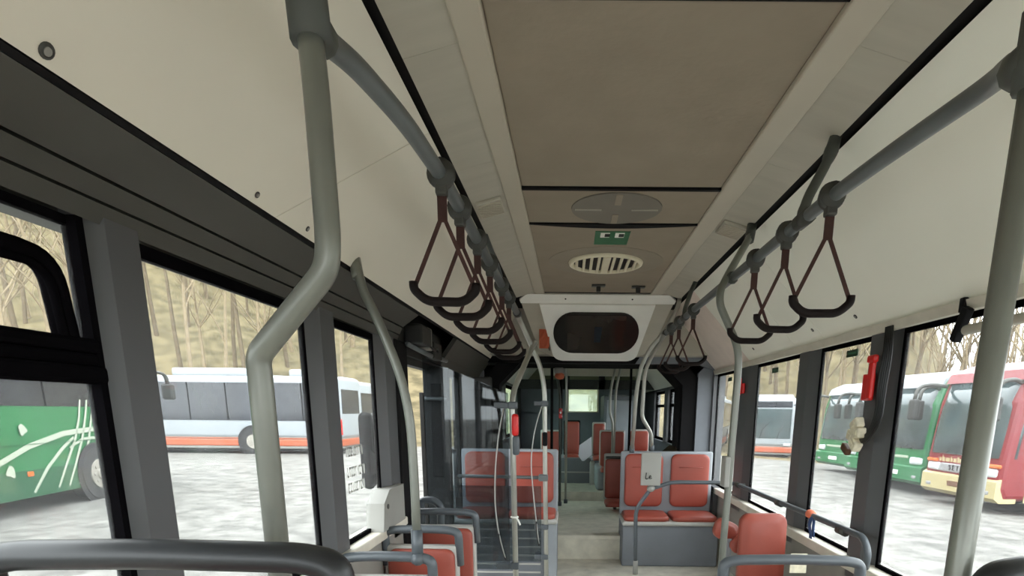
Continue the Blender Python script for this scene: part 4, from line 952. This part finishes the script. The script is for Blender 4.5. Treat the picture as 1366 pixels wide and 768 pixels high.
# row of coaches on the right, fronts towards us
def face(xf, yc, ang, L): # centre so that the front centre is at xf, yc; heading -X turned by ang
    a = -math.pi/2+ang; fx, fy = math.sin(a), -math.cos(a)   # local -Y direction after rotation
    return (xf-fx*L/2, yc-fy*L/2, flat_z(xf, 0)), a
g1 = None
loc, a = face(10.1, 22.4, .12, 11.); g1 = coach('farthest green coach with white roof in the right row', loc, a, 'cg', 'cg', 'cg2', 11., group='green coaches in the right row')
loc, a = face(9.95, 19.6, .10, 11.); dup(g1, loc, a, 'middle green coach of the right row, mostly behind the dark pillar', 'green coaches in the right row')
loc, a = face(9.45, 17.0, .10, 11.); dup(g1, loc, a, 'nearest green coach, right beside the red and cream coach', 'green coaches in the right row')
loc, a = face(9.2, 13.75, .06, 11.); coach('red coach with cream bumper and amber lamps outside the right window', loc, a, 'cr', 'cream', 'cr', 11., red=True)
# ------------------------------------------------------------------ bare trees on the slope
def tree_mesh(seed, H, matn):
    rnd = random.Random(seed); o = MB()
    def branch(p, d, L, r, lev):
        pts = [p]; q = p.copy(); dd = d.copy(); n = 4 if lev < 2 else 3
        for i in range(n):
            dd = (dd+V(rnd.uniform(-.16, .16), rnd.uniform(-.16, .16), rnd.uniform(-.02, .10))*(.4 if lev == 0 else 1)).normalized(); q = q+dd*L/n; pts.append(q.copy())
        o.tube([tuple(x) for x in pts], [r*(1-.75*i/n) for i in range(n+1)], 0, n=5 if lev == 0 else 3, cap=False)
        if lev < 2:
            k = 9 if lev == 0 else 4
            for j in range(k):
                t_ = rnd.uniform(.35, 1.0) if lev == 0 else rnd.uniform(.25, .95); i = min(n-1, int(t_*n)); pp = pts[i].lerp(pts[i+1], t_*n-i if t_*n-i <= 1 else 1)
                a = rnd.uniform(0, 6.28); nd = (dd*.75+V(math.cos(a), math.sin(a), .35)*rnd.uniform(.5, .9)).normalized()
                branch(pp, nd, L*rnd.uniform(.28, .45), r*(1-.7*t_)*.6, lev+1)
    branch(V(0, 0, -.3), V(0, 0, 1), H, .011*H+.03, 0)
    return o.build('bare_tree', matn)
protos = [tree_mesh(i, h_, mt) for i, (h_, mt) in enumerate(((13, 'bark'), (11, 'bark2'), (15, 'bark'), (10, 'bark2'), (14, 'bark2'), (12, 'bark')))]
cnt = 0
rt = random.Random(3)
def put_tree(az, r, k, sc):
    global cnt
    x, y = r*math.sin(math.radians(az)), r*math.cos(math.radians(az)); z = gz(x, y)
    o = protos[k] if cnt < 6 and k == cnt else protos[k].copy()
    if o is not protos[k]: C.objects.link(o)
    o.location = (x, y, z-.1); o.rotation_euler.z = rt.uniform(0, 6.28); o.scale = (sc, sc, sc)
    lf = az < 0
    tag(o, 'bare leafless tree on the slope behind the buses on the left' if lf else 'bare leafless tree behind the parked buses on the right', 'tree', 'bare trees on the left slope' if lf else 'bare trees on the right')
    cnt += 1
for i in range(6): put_tree(-42+i*5, 46+rt.uniform(-4, 10), i, 1)
for i in range(104): put_tree(-47+31*(i+rt.random())/104, rt.uniform(38, 85), rt.randrange(6), rt.uniform(.6, 1.1))
for i in range(96): put_tree(13+27*(i+rt.random())/96, rt.uniform(41, 72), rt.randrange(6), rt.uniform(.7, 1.15))
